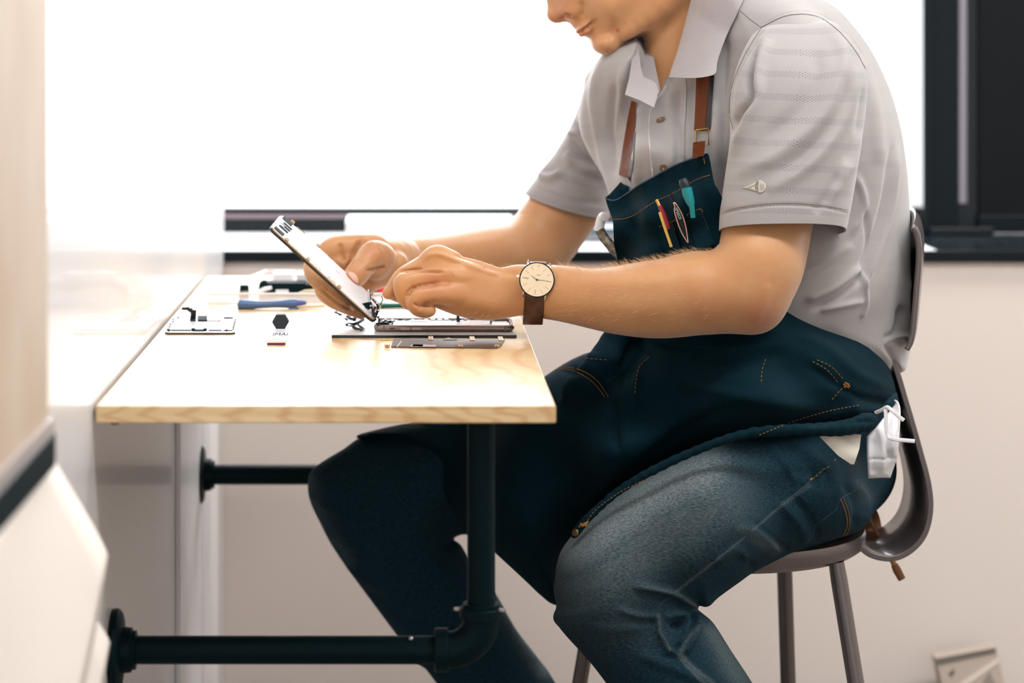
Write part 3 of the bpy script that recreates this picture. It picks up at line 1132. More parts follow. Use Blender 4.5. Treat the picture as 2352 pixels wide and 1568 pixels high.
# colour attributes: redness of knuckles, lips; nostril shade painted as dark red spots; brow
red = np.zeros(len(allV))
for (x, y, r, a) in [(1300, 37, 6, .8), (1307, 38, 5, .8), (1358, 55, 4, .9), (1348, 63, 4, .9), (1342, 67, 9, .7), (1341, 76, 10, .7), (1354, 60, 7, .6), (1755, 720, 50, .45), (815, 640, 20, .35), (960, 705, 30, .3), (1290, 30, 36, .35),
                     (1000, 655, 40, .3), (850, 575, 26, .25), (1380, 75, 3, .8), (1419, 70, 5, 1.1), (1436, 52, 3, .6), (1395, 118, 5, 1), (1640, 690, 60, .2)]:
    red = np.maximum(red, a * np.exp(-((allV[:, 0] - x) ** 2 + (allV[:, 1] - y) ** 2) / (2 * (r * .6) ** 2)))
person = mk('person', wV, allF, M_skin, None, True, attr={'red': red})
tag(person, 'person in grey polo shirt and dark denim apron bending over an opened phone', 'person')
nt = M_skin.node_tree
_a = nt.nodes.new('ShaderNodeAttribute'); _a.attribute_name = 'red'
_m = nt.nodes.new('ShaderNodeMix'); _m.data_type = 'RGBA'
_b = nt.nodes['Principled BSDF']
_src = _b.inputs['Base Color'].links[0].from_socket
nt.links.new(_a.outputs['Fac'], _m.inputs[0])
nt.links.new(_src, _m.inputs[6])
_m.inputs[7].default_value = lin((176, 88, 74))
nt.links.new(_m.outputs[2], _b.inputs['Base Color'])
S_skin = Surf([(img2world(np.concatenate([Va, Vb, Vh])), np.concatenate([Fa, Fb + o1, Fh + o2]))])

# finger nails
M_nail = mat('finger_nail', (232, 186, 164), 0.22, spec=0.6)
V, F = drape([(800, 628), (806, 624), (816, 629), (823, 640), (822, 650), (817, 649), (808, 641)], S_skin, off=.0008, th=.0012, step=2.5, smooth=4)
mk('thumb_nail', V, F, M_nail, person)
V, F = drape([(802, 700), (808, 702), (814, 709), (814, 715), (808, 712), (803, 706)], S_skin, off=.0006, th=.001, step=2, smooth=4)
mk('finger_nail', V, F, M_nail, person)

# hair and brow (above the crop of the photo)
M_hair = mat('brown_hair', (92, 66, 44), 0.6, bump=(260, .6, .003))
fr = Field((1240, -480, hy - 230), (1800, 60, hy + 230), 6)
fr.puff([(1285, -230), (1300, -330), (1400, -425), (1530, -445), (1660, -390), (1735, -260), (1725, -110), (1660, -10), (1610, -10), (1600, -90), (1570, -170), (1500, -190), (1420, -230), (1350, -260)],
        [(1400, -330, hy, 150), (1600, -250, hy, 182), (1660, -100, hy, 160)], 120, smooth=3)
V, F = mesh_field(fr, 2)
mk('hair', img2world(V), F, M_hair, person)
V, F = drape([(1298, -150), (1330, -172), (1372, -170), (1375, -160), (1335, -158), (1305, -140)], S_skin, off=.002, th=.003, step=6, smooth=3)
mk('eyebrow', V, F, M_hair, person)
# lowered eyelid with lashes
mb = MB()
lid = []
for x, y in catmull([(1292, -104), (1312, -112), (1335, -118), (1358, -128)], 4):
    h, n = S_skin.hit(x, y)
    if h is not None: lid.append(h + Vector((0, -.0006, 0)))
if len(lid) > 2:
    mb.tube(lid, .0011, 6)
    mb.build('eyelashes', M_hair, person, smooth=True)
# ------------------------------------------------------------------ clothes
def idw(ctrl):
    c = np.asarray(ctrl, float)

    def f(x, y):
        q = 1.0 / (((c[:, 0] - x) ** 2 + (c[:, 1] - y) ** 2) + 60.0) ** 1.5
        return float((q * c[:, 2]).sum() / q.sum())
    return f


def quad(ctrl, surf=None, off=.004):
    c = np.asarray(ctrl, float)
    def B(x, y):
        x, y = (x - 1550) / 100, (y - 100) / 100
        return [1, x, y, x * y] if len(c) < 7 else [1, x, y, x * y, x * x, y * y]
    A = np.array([B(x, y) for x, y, _ in c])
    k = np.linalg.lstsq(A, c[:, 2], rcond=None)[0]

    def f(x, y):
        v = float(np.dot(B(x, y), k))
        if surf is not None:
            h, _ = surf.hit(x, y)
            if h is not None and h.y - off < v:
                v = h.y - off
        return v
    return f


def stitch1(line, surf, dash=5, gap=4, w=1.1, off=.0012, m=None, parent=None):
    a = along(line, dash + gap, 6)
    mb_ = MB()
    for i in range(len(a) - 1):
        f = dash / (dash + gap)
        p, q = a[i, :2], a[i, :2] + (a[i + 1, :2] - a[i, :2]) * f
        h1, n1 = surf.hit(*p)
        h2, n2 = surf.hit(*q)
        if h1 is None or h2 is None or abs(h1.y - h2.y) > 0.02 or (mb_.V and abs(h1.y - mb_.V[-1][1]) > .006):
            if len(mb_.V) > 30: mb_.build('stitching', m, parent)
            mb_ = MB()
            continue
        v = Vector((0, -off, 0))
        mb_.tube([h1 + v, h2 + v], w * h1.y / FP, 5)
    if len(mb_.V) > 9: mb_.build('stitching', m, parent)


def mnode(nt, op, a, b=None, c=None):
    n = nt.nodes.new('ShaderNodeMath')
    n.operation = op
    for i, v in enumerate((a, b, c)):
        if v is None: continue
        if isinstance(v, (int, float)):
            n.inputs[i].default_value = v
        else:
            nt.links.new(v, n.inputs[i])
    return n.outputs[0]


def knit(name, col, perf=True, dark=.62):
    m = mat(name, col, 0.62, sheen=0.5, spec=0.3)
    nt = m.node_tree
    b = nt.nodes['Principled BSDF']
    uv = nt.nodes.new('ShaderNodeUVMap')
    sp = nt.nodes.new('ShaderNodeSeparateXYZ')
    nt.links.new(uv.outputs[0], sp.inputs[0])
    u, v = sp.outputs[0], sp.outputs[1]
    # fine knit
    ku = mnode(nt, 'SINE', mnode(nt, 'MULTIPLY', u, 2 * math.pi / .0013))
    kv = mnode(nt, 'SINE', mnode(nt, 'MULTIPLY', v, 2 * math.pi / .0013))
    k = mnode(nt, 'MULTIPLY', ku, kv)
    h = mnode(nt, 'MULTIPLY', k, 0.25)
    if perf:
        fr = mnode(nt, 'FRACT', mnode(nt, 'DIVIDE', mnode(nt, 'ADD', v, .1), .0262))
        band = mnode(nt, 'LESS_THAN', mnode(nt, 'ABSOLUTE', mnode(nt, 'SUBTRACT', fr, .5)), .15)
        du = mnode(nt, 'SINE', mnode(nt, 'MULTIPLY', u, 2 * math.pi / .0029))
        dv = mnode(nt, 'SINE', mnode(nt, 'MULTIPLY', v, 2 * math.pi / .0029))
        dots = mnode(nt, 'GREATER_THAN', mnode(nt, 'MULTIPLY', du, dv), .32)
        d = mnode(nt, 'MULTIPLY', band, dots)
        h = mnode(nt, 'SUBTRACT', h, mnode(nt, 'MULTIPLY', d, 2.0))
        mx = nt.nodes.new('ShaderNodeMix')
        mx.data_type = 'RGBA'
        c = lin(col)
        mx.inputs[6].default_value = c
        mx.inputs[7].default_value = (c[0] * dark, c[1] * dark, c[2] * dark, 1)
        nt.links.new(d, mx.inputs[0])
        nt.links.new(mx.outputs[2], b.inputs['Base Color'])
    bp = nt.nodes.new('ShaderNodeBump')
    bp.inputs['Strength'].default_value = 0.25
    bp.inputs['Distance'].default_value = 0.0005
    nt.links.new(h, bp.inputs['Height'])
    nt.links.new(bp.outputs[0], b.inputs['Normal'])
    return m


SHIRT = (164, 160, 159)
M_knit = knit('grey_knit', SHIRT)
M_knit_body = knit('grey_knit_body', SHIRT, True, .90)
M_rib = mat('grey_rib_collar', (170, 164, 166), 0.7, sheen=.25, spec=.3)
_nt = M_rib.node_tree
_w = _nt.nodes.new('ShaderNodeTexWave'); _w.inputs['Scale'].default_value = 230
_w.bands_direction = 'Z'
_t = _nt.nodes.new('ShaderNodeTexCoord'); _bp = _nt.nodes.new('ShaderNodeBump')
_bp.inputs['Strength'].default_value = .3; _bp.inputs['Distance'].default_value = .0006
_nt.links.new(_t.outputs['Object'], _w.inputs['Vector']); _nt.links.new(_w.outputs['Fac'], _bp.inputs['Height']); _nt.links.new(_bp.outputs[0], _nt.nodes['Principled BSDF'].inputs['Normal'])

# --- shirt body
fs = Field((1180, -110, W(2.36)), (2120, 960, W(3.0)), 4.5)
sh_out = [(1470, 96), (1440, 98), (1410, 108), (1378, 130), (1352, 175), (1335, 225), (1330, 290), (1352, 350), (1382, 400), (1402, 460), (1420, 520), (1428, 580),
          (1440, 650), (1452, 740), (1480, 830), (1600, 900), (1850, 930), (2000, 905), (2056, 862), (2078, 852), (2084, 835), (2093, 790), (2094, 700), (2092, 600), (2091, 520),
          (2085, 400), (2071, 300), (2048, 215), (2018, 146), (1982, 86), (1930, 25), (1885, -4), (1800, -40), (1700, -90), (1640, -100), (1610, -60), (1572, 80), (1545, 160), (1512, 212), (1496, 170)]
fs.puff(sh_out, [(1400, 300, W(2.74), 150), (1500, 350, W(2.66), 250), (1700, 300, W(2.63), 270), (2000, 300, W(2.62), 250), (1480, 700, W(2.66), 240), (1900, 650, W(2.64), 300), (2040, 800, W(2.66), 260), (1850, 80, W(2.62), 230)], 190, smooth=3)
fs.chain([(1690, 20, W(2.60), 60), (1760, 60, W(2.56), 76), (1840, 118, W(2.525), 88)], k=45, sub=3)
fs.chain([(1440, 150, W(2.80), 44), (1400, 200, W(2.84), 60)], k=30, sub=2)
Vs, Fs = mesh_field(fs, 4, [
    # folds on the chest
    ([(1545, 200), (1548, 280), (1540, 400)], 12, 11.9), ([(1560, 190), (1566, 290), (1566, 400)], 12, -10.2), ([(1582, 190), (1578, 300), (1574, 380)], 12, 10.2),
    ([(1475, 240), (1462, 330), (1464, 430)], 16, 10.2), ([(1435, 150), (1425, 250), (1420, 330)], 14, 11.9), ([(1412, 190), (1404, 300), (1410, 400)], 14, -10.2),
    ([(1440, 200), (1446, 300), (1440, 380)], 12, -8.5), ([(1380, 140), (1362, 220), (1378, 330), (1402, 420)], 14, 8.5),
    ([(1650, 60), (1645, 130), (1640, 240), (1655, 380)], 16, 10.2), ([(1668, 90), (1660, 200), (1664, 330)], 12, -10.2),
    # folds on the flank, running from the armpit down to the waist
    ([(2062, 330), (2050, 450), (2020, 560), (1985, 660)], 9, 11.9), ([(2050, 330), (2035, 450), (2002, 570), (1972, 655)], 12, -11.9),
    ([(1985, 480), (1995, 560), (1972, 620)], 10, -10.2), ([(1980, 610), (1920, 660), (1850, 690)], 12, 13.6), ([(1985, 625), (1935, 675), (1870, 712)], 9, -11.9),
    ([(1985, 690), (1940, 700), (1880, 712)], 9, 8.5), ([(1980, 605), (1990, 690), (1978, 730)], 6, 6.8), ([(2088, 640), (2082, 720), (2090, 800)], 12, 13.6),
    ([(2070, 700), (2060, 760), (2030, 780)], 12, -13.6), ([(2035, 782), (2060, 772), (2085, 775)], 8, 13.6), ([(2032, 790), (2055, 830), (2060, 860)], 10, -10.2),
    ([(1975, 130), (2010, 250), (2020, 380)], 22, 8.5), ([(1965, 400), (1985, 470), (1955, 540)], 12, 8.5), ([(1830, 640), (1900, 600), (1960, 560)], 16, 6.8)])
shw = img2world(Vs)
uvs = Vs[:, :2] / 2150.0
shirt = mk('polo_shirt', shw, Fs, M_knit_body, person, True, uv=uvs)

# --- sleeves
Vn, Fn, un = loft([(1800, 48, 1880, 44, W(2.53), 30), (1748, 62, 1925, 56, W(2.522), 62), (1716, 100, 1968, 108, W(2.51), 90), (1690, 160, 1991, 168, W(2.497), 112), (1677, 230, 1990, 240, W(2.487), 124),
                   (1676, 320, 1978, 335, W(2.478), 130), (1664, 410, 1964, 425, W(2.472), 133), (1654, 480, 1952, 492, W(2.468), 134, -8), (1651, 531, 1944, 528, W(2.466), 134, -16)], n=220, sub=20, pw=2.5)
NF = [
    ([(1752, 66), (1712, 125), (1684, 190), (1675, 250), (1682, 295)], 7, -10.2),
    ([(1740, 100), (1722, 180), (1728, 225), (1700, 262), (1682, 310)], 13, -22.1), ([(1768, 90), (1744, 150), (1738, 220), (1712, 285), (1680, 360)], 18, 15.3),
    ([(1905, 60), (1940, 120), (1925, 200), (1880, 280), (1780, 360), (1690, 400)], 26, 11.9), ([(1880, 110), (1870, 190), (1830, 260), (1740, 330)], 26, -8.5),
    ([(1968, 150), (1955, 230), (1915, 310), (1850, 385), (1760, 440)], 24, 10.2), ([(1950, 180), (1930, 260), (1880, 330), (1790, 400)], 22, -8.5),
    ([(1985, 200), (1972, 300), (1940, 380)], 18, -8.5), ([(1980, 300), (1955, 380), (1900, 460)], 20, 8.5), ([(1930, 400), (1900, 450), (1870, 490)], 16, -6.8),
    ([(1655, 492), (1700, 479), (1790, 470), (1880, 474), (1950, 488)], 5, -5.1),
]
Vn = folds(Vn, Fn, NF)
M_knit2 = M_knit
sl = mk('sleeve', img2world(Vn), Fn, M_knit2, shirt, True, uv=un)
md = sl.modifiers.new('solid', 'SOLIDIFY'); md.thickness = .0016; md.offset = -1
Vm, Fm, um = loft([(1408, 112, 1462, 150, W(2.83), 30), (1372, 145, 1468, 200, W(2.845), 56), (1342, 205, 1455, 260, W(2.855), 74), (1318, 272, 1436, 320, W(2.86), 84), (1282, 338, 1424, 380, W(2.86), 90, 4),
                   (1238, 400, 1408, 440, W(2.86), 92, 8), (1205, 443, 1398, 500, W(2.86), 94, 14)], n=120, sub=10)
Vm = folds(Vm, Fm, [
    ([(1312, 320), (1340, 355), (1372, 372)], 14, -16), ([(1305, 300), (1345, 335), (1375, 350)], 14, 16), ([(1300, 350), (1322, 380), (1370, 395)], 12, 11.2), ([(1310, 375), (1345, 402), (1385, 415)], 14, -9.6),
    ([(1262, 360), (1240, 400), (1268, 408), (1290, 392)], 10, 11.2), ([(1330, 240), (1318, 275), (1345, 320)], 9, -9.6), ([(1222, 430), (1300, 460), (1390, 468)], 6, -4), ([(1380, 160), (1360, 230), (1370, 300)], 16, 9.6)])
sm_ = mk('sleeve', img2world(Vm), Fm, M_knit2, shirt, True, uv=um)
md = sm_.modifiers.new('solid', 'SOLIDIFY'); md.thickness = .0016; md.offset = -1
S_shirt = Surf([(shw, Fs), (img2world(Vn), Fn), (img2world(Vm), Fm)])
S_body = Surf([(shw, Fs)])

# --- collar, placket, buttons
V, F = drape([(1608, -60), (1590, -10), (1572, 60), (1555, 120), (1538, 172), (1545, 177), (1590, 179), (1622, 176), (1644, 167), (1648, 140), (1668, 84), (1700, 15), (1722, -60)],
             quad([(1600, -50, 2.635), (1575, 50, 2.63), (1540, 172, 2.575), (1600, 178, 2.512), (1645, 166, 2.50), (1680, 80, 2.52), (1715, 0, 2.55), (1730, -60, 2.58), (1620, 60, 2.56)], S_body, .005), th=.0032, step=9, smooth=3)
mk('collar', V, F, M_rib, shirt, True, auto=50)
V, F = drape([(1458, 84), (1452, 130), (1445, 180), (1436, 214), (1440, 219), (1470, 230), (1500, 246), (1504, 240), (1512, 208), (1500, 185), (1478, 176), (1470, 140), (1464, 90)],
             quad([(1458, 84, 2.685), (1436, 214, 2.578), (1500, 246, 2.530), (1512, 208, 2.552), (1470, 170, 2.605), (1464, 100, 2.672)]), th=.0032, step=6, smooth=2)
mk('collar', V, F, M_rib, shirt, True, auto=50)
V, F = drape([(1446, 98), (1458, 76), (1480, 70), (1494, 100), (1504, 145), (1512, 185), (1516, 210), (1508, 214), (1494, 200), (1478, 178), (1468, 150)],
             quad([(1460, 84, 2.715), (1500, 130, 2.672), (1514, 205, 2.60), (1475, 170, 2.645)]), th=.0025, step=6, smooth=3)
mk('collar_stand', V, F, M_rib, shirt, True, auto=50)
V, F = drape([(1508, 226), (1520, 206), (1534, 176), (1575, 172), (1572, 300), (1566, 420), (1504, 450), (1498, 380), (1491, 300), (1493, 262)], S_body, off=.0014, th=.002, step=8, smooth=3, sm=2)
mk('placket', V, F, M_knit, shirt, True, auto=50)
S_shirt = Surf([(shw, Fs), (img2world(Vn), Fn), (img2world(Vm), Fm), (V, F)])
mb = MB()
seam(mb, [(1540, 172), (1526, 205), (1506, 232), (1493, 262), (1491, 310), (1497, 380), (1504, 440)], S_shirt, 1.8)
mb.build('placket_piping', mat('pale_piping', (214, 208, 206), .6), shirt, smooth=True)
M_btn = mat('horn_button', (134, 112, 88), .25, coat=.5)
for (bx, by) in ((1518, 277), (1526, 386)):
    h, n = S_shirt.hit(bx, by)
    if h is None: continue
    n = n if n.y < 0 else -n
    b_ = MB().lathe(h + n * .0002, n, [(0, .0050), (.0010, .0052), (.0018, .0050), (.0021, .0044), (.0014, .0036), (.0013, .0005)], 24).build('button', M_btn, shirt, smooth=True)
    mb = MB()
    for q in (0, 90):
        a = math.radians(q + 40)
        t1 = Vector((math.cos(a), 0, math.sin(a)))
        mb.tube([h + n * .0016 - t1 * .0017, h + n * .0022, h + n * .0016 + t1 * .0017], .00035, 6)
    mb.build('button_thread', mat('thread', (220, 205, 190), .7), b_)

# --- seams on the shirt
M_seamline = mat('dark_seam_thread', (108, 102, 98), .8)  # seam thread darker than the knit
M_thread = mat('pale_thread', (206, 198, 190), .8)
mb = MB()
seam(mb, [(1750, 62), (1800, 38), (1850, 33), (1890, 44), (1930, 75), (1965, 118), (1990, 162)], S_shirt, 1.1, off=.0002)
seam(mb, [(1750, 62), (1712, 125), (1684, 190), (1675, 250), (1684, 296)], S_shirt, 1.1, off=-.0002)
seam(mb, [(1700, 24), (1722, 44), (1750, 64)], S_shirt, .9)
mb.build('seam', M_seamline, shirt)
mb = MB()
stitch1([(1655, 492), (1700, 479), (1790, 470), (1880, 474), (1950, 488)], S_shirt, 3, 2, .7, .0004, m=M_thread, parent=shirt)
stitch1([(1655, 487), (1700, 474), (1790, 465), (1880, 469), (1951, 482)], S_shirt, 3, 2, .5, .0004, m=M_thread, parent=shirt)
stitch1([(1758, 50), (1800, 29), (1850, 24), (1894, 35), (1936, 67), (1972, 108), (1992, 140)], S_shirt, 3, 2, .6, .0004, m=M_thread, parent=shirt)
stitch1([(1744, 56), (1704, 122), (1676, 188), (1666, 250), (1674, 296)], S_shirt, 3, 2, .6, .0004, m=M_thread, parent=shirt)
stitch1([(1470, 130), (1462, 160), (1458, 178)], S_shirt, 3, 2, .5, .0004, m=M_thread, parent=shirt)
# embroidered mark on the sleeve: a pointed cone joined to a split disc
M_emb = mat('embroidery', (196, 188, 176), .55, bump=(900, .5, .0005))
V, F = drape([(1706, 431), (1718, 427), (1730, 421), (1738, 416), (1735, 424), (1734, 432), (1737, 440), (1726, 436), (1714, 433)], S_shirt, off=.0008, th=.001, step=3, smooth=1)
mk('embroidered_logo', V, F, M_emb, shirt)
disc = [(1742, 415), (1750, 415), (1757, 420), (1760, 428), (1758, 436), (1751, 442), (1742, 443)]
V, F = drape(disc, S_shirt, off=.0008, th=.001, step=3, smooth=2)
mk('embroidered_logo', V, F, M_emb, shirt)
mb = MB()
seam(mb, [(1740, 416), (1737, 424), (1736, 430), (1738, 438), (1740, 443)], S_shirt, .8, off=.0006, step=2)
seam(mb, [(1747, 422), (1748, 436)], S_shirt, .6, off=.0016, step=2)
seam(mb, [(1752, 423), (1753, 435)], S_shirt, .6, off=.0016, step=2)
seam(mb, [(1714, 431), (1728, 427), (1733, 424)], S_shirt, .5, off=.0016, step=2)
mb.build('embroidered_logo', mat('embroidery_outline', (150, 143, 134), .7), shirt)

# --- jeans
def denim(name, base, fade):
    m = mat(name, base, 0.85, spec=0.12)
    nt = m.node_tree
    b = nt.nodes['Principled BSDF']
    at = nt.nodes.new('ShaderNodeAttribute'); at.attribute_name = 'wear'
    tc = nt.nodes.new('ShaderNodeTexCoord')
    mp = nt.nodes.new('ShaderNodeMapping')
    mp.inputs['Rotation'].default_value = (0, math.radians(38), 0)
    mp.inputs['Scale'].default_value = (240, 1000, 1300)
    nt.links.new(tc.outputs['Object'], mp.inputs[0])
    nz = nt.nodes.new('ShaderNodeTexNoise'); nz.inputs['Scale'].default_value = 1.0; nz.inputs['Detail'].default_value = 3
    nt.links.new(mp.outputs[0], nz.inputs['Vector'])
    n2 = nt.nodes.new('ShaderNodeTexNoise'); n2.inputs['Scale'].default_value = 14; n2.inputs['Detail'].default_value = 3
    nt.links.new(tc.outputs['Object'], n2.inputs['Vector'])
    g = mnode(nt, 'MULTIPLY', mnode(nt, 'SUBTRACT', nz.outputs['Fac'], .36), 2.4)
    g = mnode(nt, 'MULTIPLY', g, mnode(nt, 'ADD', at.outputs['Fac'], .10))
    g = mnode(nt, 'ADD', g, mnode(nt, 'MULTIPLY', mnode(nt, 'SUBTRACT', n2.outputs['Fac'], .5), mnode(nt, 'MULTIPLY', at.outputs['Fac'], .5)))
    g = mnode(nt, 'ADD', g, mnode(nt, 'MULTIPLY', at.outputs['Fac'], .35))
    g.node.use_clamp = True
    mx = nt.nodes.new('ShaderNodeMix'); mx.data_type = 'RGBA'
    mx.inputs[6].default_value = lin(base); mx.inputs[7].default_value = lin(fade)
    nt.links.new(g, mx.inputs[0])
    nt.links.new(mx.outputs[2], b.inputs['Base Color'])
    bp = nt.nodes.new('ShaderNodeBump'); bp.inputs['Strength'].default_value = .35; bp.inputs['Distance'].default_value = .0006
    nt.links.new(nz.outputs['Fac'], bp.inputs['Height'])
    nt.links.new(bp.outputs[0], b.inputs['Normal'])
    return m


M_denim = denim('blue_denim', (0, 40, 54), (140, 150, 152))
M_apron = denim('raw_denim', (0, 30, 39), (32, 58, 74))

fj = Field((1180, 840, W(2.30)), (2130, 2420, W(2.98)), 5.0)
near_leg = [(1274, 1330), (1280, 1290), (1296, 1252), (1350, 1190), (1420, 1130), (1500, 1082), (1600, 1034), (1700, 1002), (1830, 985), (1960, 930), (2060, 900), (2052, 1000), (2040, 1060), (2028, 1104), (2012, 1155), (1985, 1212),
            (1900, 1244), (1820, 1270), (1735, 1312), (1700, 1336), (1650, 1372), (1632, 1390), (1618, 1394), (1606, 1390), (1602, 1398), (1616, 1410), (1640, 1432), (1680, 1495), (1728, 1568), (1800, 1690), (1880, 1900), (1940, 2180),
            (1900, 2260), (1790, 2250), (1650, 2000), (1530, 1760), (1392, 1568), (1346, 1510), (1302, 1462), (1284, 1440), (1271, 1424), (1272, 1408), (1278, 1392), (1272, 1360)]
fj.puff(near_leg, [(1350, 1330, W(2.465), 165), (1600, 1200, W(2.48), 180), (1850, 1120, W(2.54), 200), (2000, 1050, W(2.62), 240), (1550, 1500, W(2.48), 125), (1700, 1800, W(2.53), 110), (1860, 2200, W(2.57), 80)], 130, smooth=3)
fj.ell((1900, 1080, W(2.68)), (160, 130, 330), k=40)
far_leg = [(707, 1112), (714, 1082), (740, 1060), (790, 1030), (830, 1003), (900, 985), (1000, 950), (1150, 925), (1350, 930), (1500, 1000), (1450, 1150), (1300, 1240), (1140, 1240), (1075, 1228), (1056, 1229), (1041, 1238),
           (1058, 1250), (1078, 1284), (1110, 1330), (1143, 1370), (1182, 1440), (1237, 1512), (1276, 1568), (1400, 1790), (1500, 2000), (1530, 2130), (1500, 2190), (1400, 2180), (1300, 2050), (1170, 1850), (1002, 1568), (955, 1520), (905, 1450), (780, 1280), (735, 1200), (712, 1150)]
Vj, Fj = mesh_field(fj, 3, [
    ([(1455, 1345), (1500, 1352), (1548, 1362), (1585, 1385), (1604, 1398)], 12, 12.15), ([(1460, 1362), (1500, 1368), (1545, 1378), (1580, 1400)], 10, -9.45),
    ([(1512, 1412), (1516, 1450), (1530, 1475), (1538, 1492), (1562, 1506)], 9, 10.8), ([(1528, 1418), (1560, 1412), (1580, 1430), (1572, 1462), (1548, 1488)], 12, 16.2), ([(1540, 1436), (1556, 1436), (1562, 1424)], 10, -16.2),
    ([(1590, 1402), (1602, 1440), (1586, 1480), (1566, 1502)], 10, 13.5), ([(1580, 1400), (1588, 1440), (1574, 1470), (1550, 1494)], 9, -13.5), ([(1420, 1400), (1470, 1414), (1512, 1412)], 10, 8.1), ([(1430, 1416), (1470, 1426), (1508, 1428)], 9, -6.75),
    ([(1640, 1300), (1690, 1262), (1720, 1300)], 16, 8.1), ([(1700, 1210), (1760, 1230), (1790, 1270)], 18, 9.45), ([(1730, 1200), (1790, 1250), (1810, 1268)], 12, -8.1), ([(1790, 1150), (1840, 1210), (1850, 1250)], 18, 9.45), ([(1820, 1140), (1868, 1200), (1880, 1240)], 12, -8.1),
    ([(1760, 1020), (1800, 1060), (1830, 1110)], 14, 8.1), ([(1800, 1010), (1850, 1060), (1880, 1120)], 14, -8.1), ([(1850, 1030), (1900, 1080), (1930, 1150)], 14, 8.1), ([(1960, 1110), (1990, 1150), (1985, 1200)], 14, 8.1), ([(1940, 1110), (1965, 1160), (1960, 1210)], 12, -6.75),
    ([(1735, 1312), (1715, 1290), (1690, 1280)], 14, -8.1), ([(1320, 1430), (1400, 1445), (1480, 1440)], 18, 5.4), ([(1460, 1500), (1560, 1540), (1620, 1568)], 18, 6.75), ([(1560, 1400), (1610, 1440), (1660, 1520)], 14, 5.4)])
wear = np.zeros(len(Vj))
for pts, wd, a in [([(1310, 1270), (1360, 1235), (1430, 1185), (1520, 1125), (1620, 1085)], 80, .75), ([(1330, 1330), (1400, 1300), (1500, 1220), (1640, 1140)], 130, .34), ([(1400, 1330), (1420, 1400)], 140, .16),
                   ([(1548, 1362), (1640, 1290), (1720, 1225), (1790, 1165), (1860, 1115)], 5, .3), ([(1455, 1345), (1548, 1362), (1604, 1398)], 9, .25), ([(1700, 1210), (1780, 1260)], 22, .25), ([(1640, 1450), (1700, 1568)], 40, .3),
                   ([(1512, 1412), (1516, 1450), (1538, 1492)], 6, .4), ([(1602, 1440), (1566, 1502), (1640, 1570)], 8, .3), ([(1960, 1060), (1990, 1140)], 30, .15), ([(1560, 1506), (1600, 1550), (1640, 1590)], 7, .35)]:
    w_, _p = stroke_w(Vj, pts, wd)
    wear = np.maximum(wear, w_ * a)
wear *= (Vj[:, 2] < W(2.6))
jw = img2world(Vj)
jeans = mk('jeans', jw, Fj, M_denim, person, True, attr={'wear': wear})
ff = Field((680, 880, W(2.70)), (1560, 2240, W(3.03)), 5.0)
ff.puff(far_leg, [(760, 1120, W(2.86), 120), (1000, 1080, W(2.86), 165), (1300, 1060, W(2.84), 170), (950, 1400, W(2.87), 110), (1150, 1500, W(2.88), 110), (1400, 2000, W(2.9), 90)], 125, smooth=3)
Vf, Ff = mesh_field(ff, 3, [([(712, 1130), (740, 1160), (790, 1185)], 12, 6), ([(740, 1210), (800, 1250), (900, 1262)], 14, 6), ([(780, 1290), (860, 1340), (960, 1370)], 16, 6), ([(945, 1195), (990, 1210), (1040, 1236)], 10, 5),
                            ([(830, 1350), (900, 1390), (1000, 1400)], 14, -5), ([(1150, 1400), (1190, 1470), (1240, 1530)], 14, 7)])
wr = np.zeros(len(Vf))
for pts, wd, a in [([(1150, 1385), (1190, 1450), (1250, 1540)], 26, .35), ([(715, 1100), (730, 1170), (800, 1290)], 22, .14)]:
    w_, _p = stroke_w(Vf, pts, wd); wr = np.maximum(wr, w_ * a)
fw = img2world(Vf)
fl = mk('trouser_leg', fw, Ff, M_denim, jeans, True, attr={'wear': wr})
S_jeans = Surf([(jw, Fj), (fw, Ff)])
M_gold = mat('golden_thread', (150, 104, 52), .8, spec=.2)
M_bluethread = mat('faded_blue_thread', (70, 88, 98), .9, spec=.1)
mb = MB()
seam(mb, [(1548, 1362), (1640, 1290), (1720, 1225), (1790, 1165), (1862, 1104)], S_jeans, .8)
seam(mb, [(1512, 1412), (1514, 1450), (1520, 1462), (1530, 1475), (1538, 1492), (1562, 1506), (1600, 1548), (1640, 1600)], S_jeans, .8)
seam(mb, [(1510, 1405), (1520, 1385), (1548, 1362)], S_jeans, .8)
seam(mb, [(1966, 1118), (1962, 1128), (1930, 1146), (1920, 1170), (1880, 1200), (1872, 1205), (1868, 1225), (1850, 1248)], S_jeans, .8)
mb.build('side_seam', M_bluethread, jeans)
mb = MB()
stitch1([(1864, 1100), (1880, 1088), (1888, 1078), (1905, 1070), (1922, 1050)], S_jeans, 6, 4, 1.1, m=M_gold, parent=jeans)
stitch1([(1930, 1146), (1940, 1170), (1946, 1200), (1940, 1222), (1930, 1236)], S_jeans, 5, 2, 1.3, m=M_gold, parent=jeans)
stitch1([(1937, 1144), (1947, 1170), (1952, 1200), (1946, 1224), (1936, 1236)], S_jeans, 5, 2, 1.0, m=M_gold, parent=jeans)
stitch1([(1864, 1098), (1860, 1104)], S_jeans, 3, 1, 2.2, m=M_gold, parent=jeans)
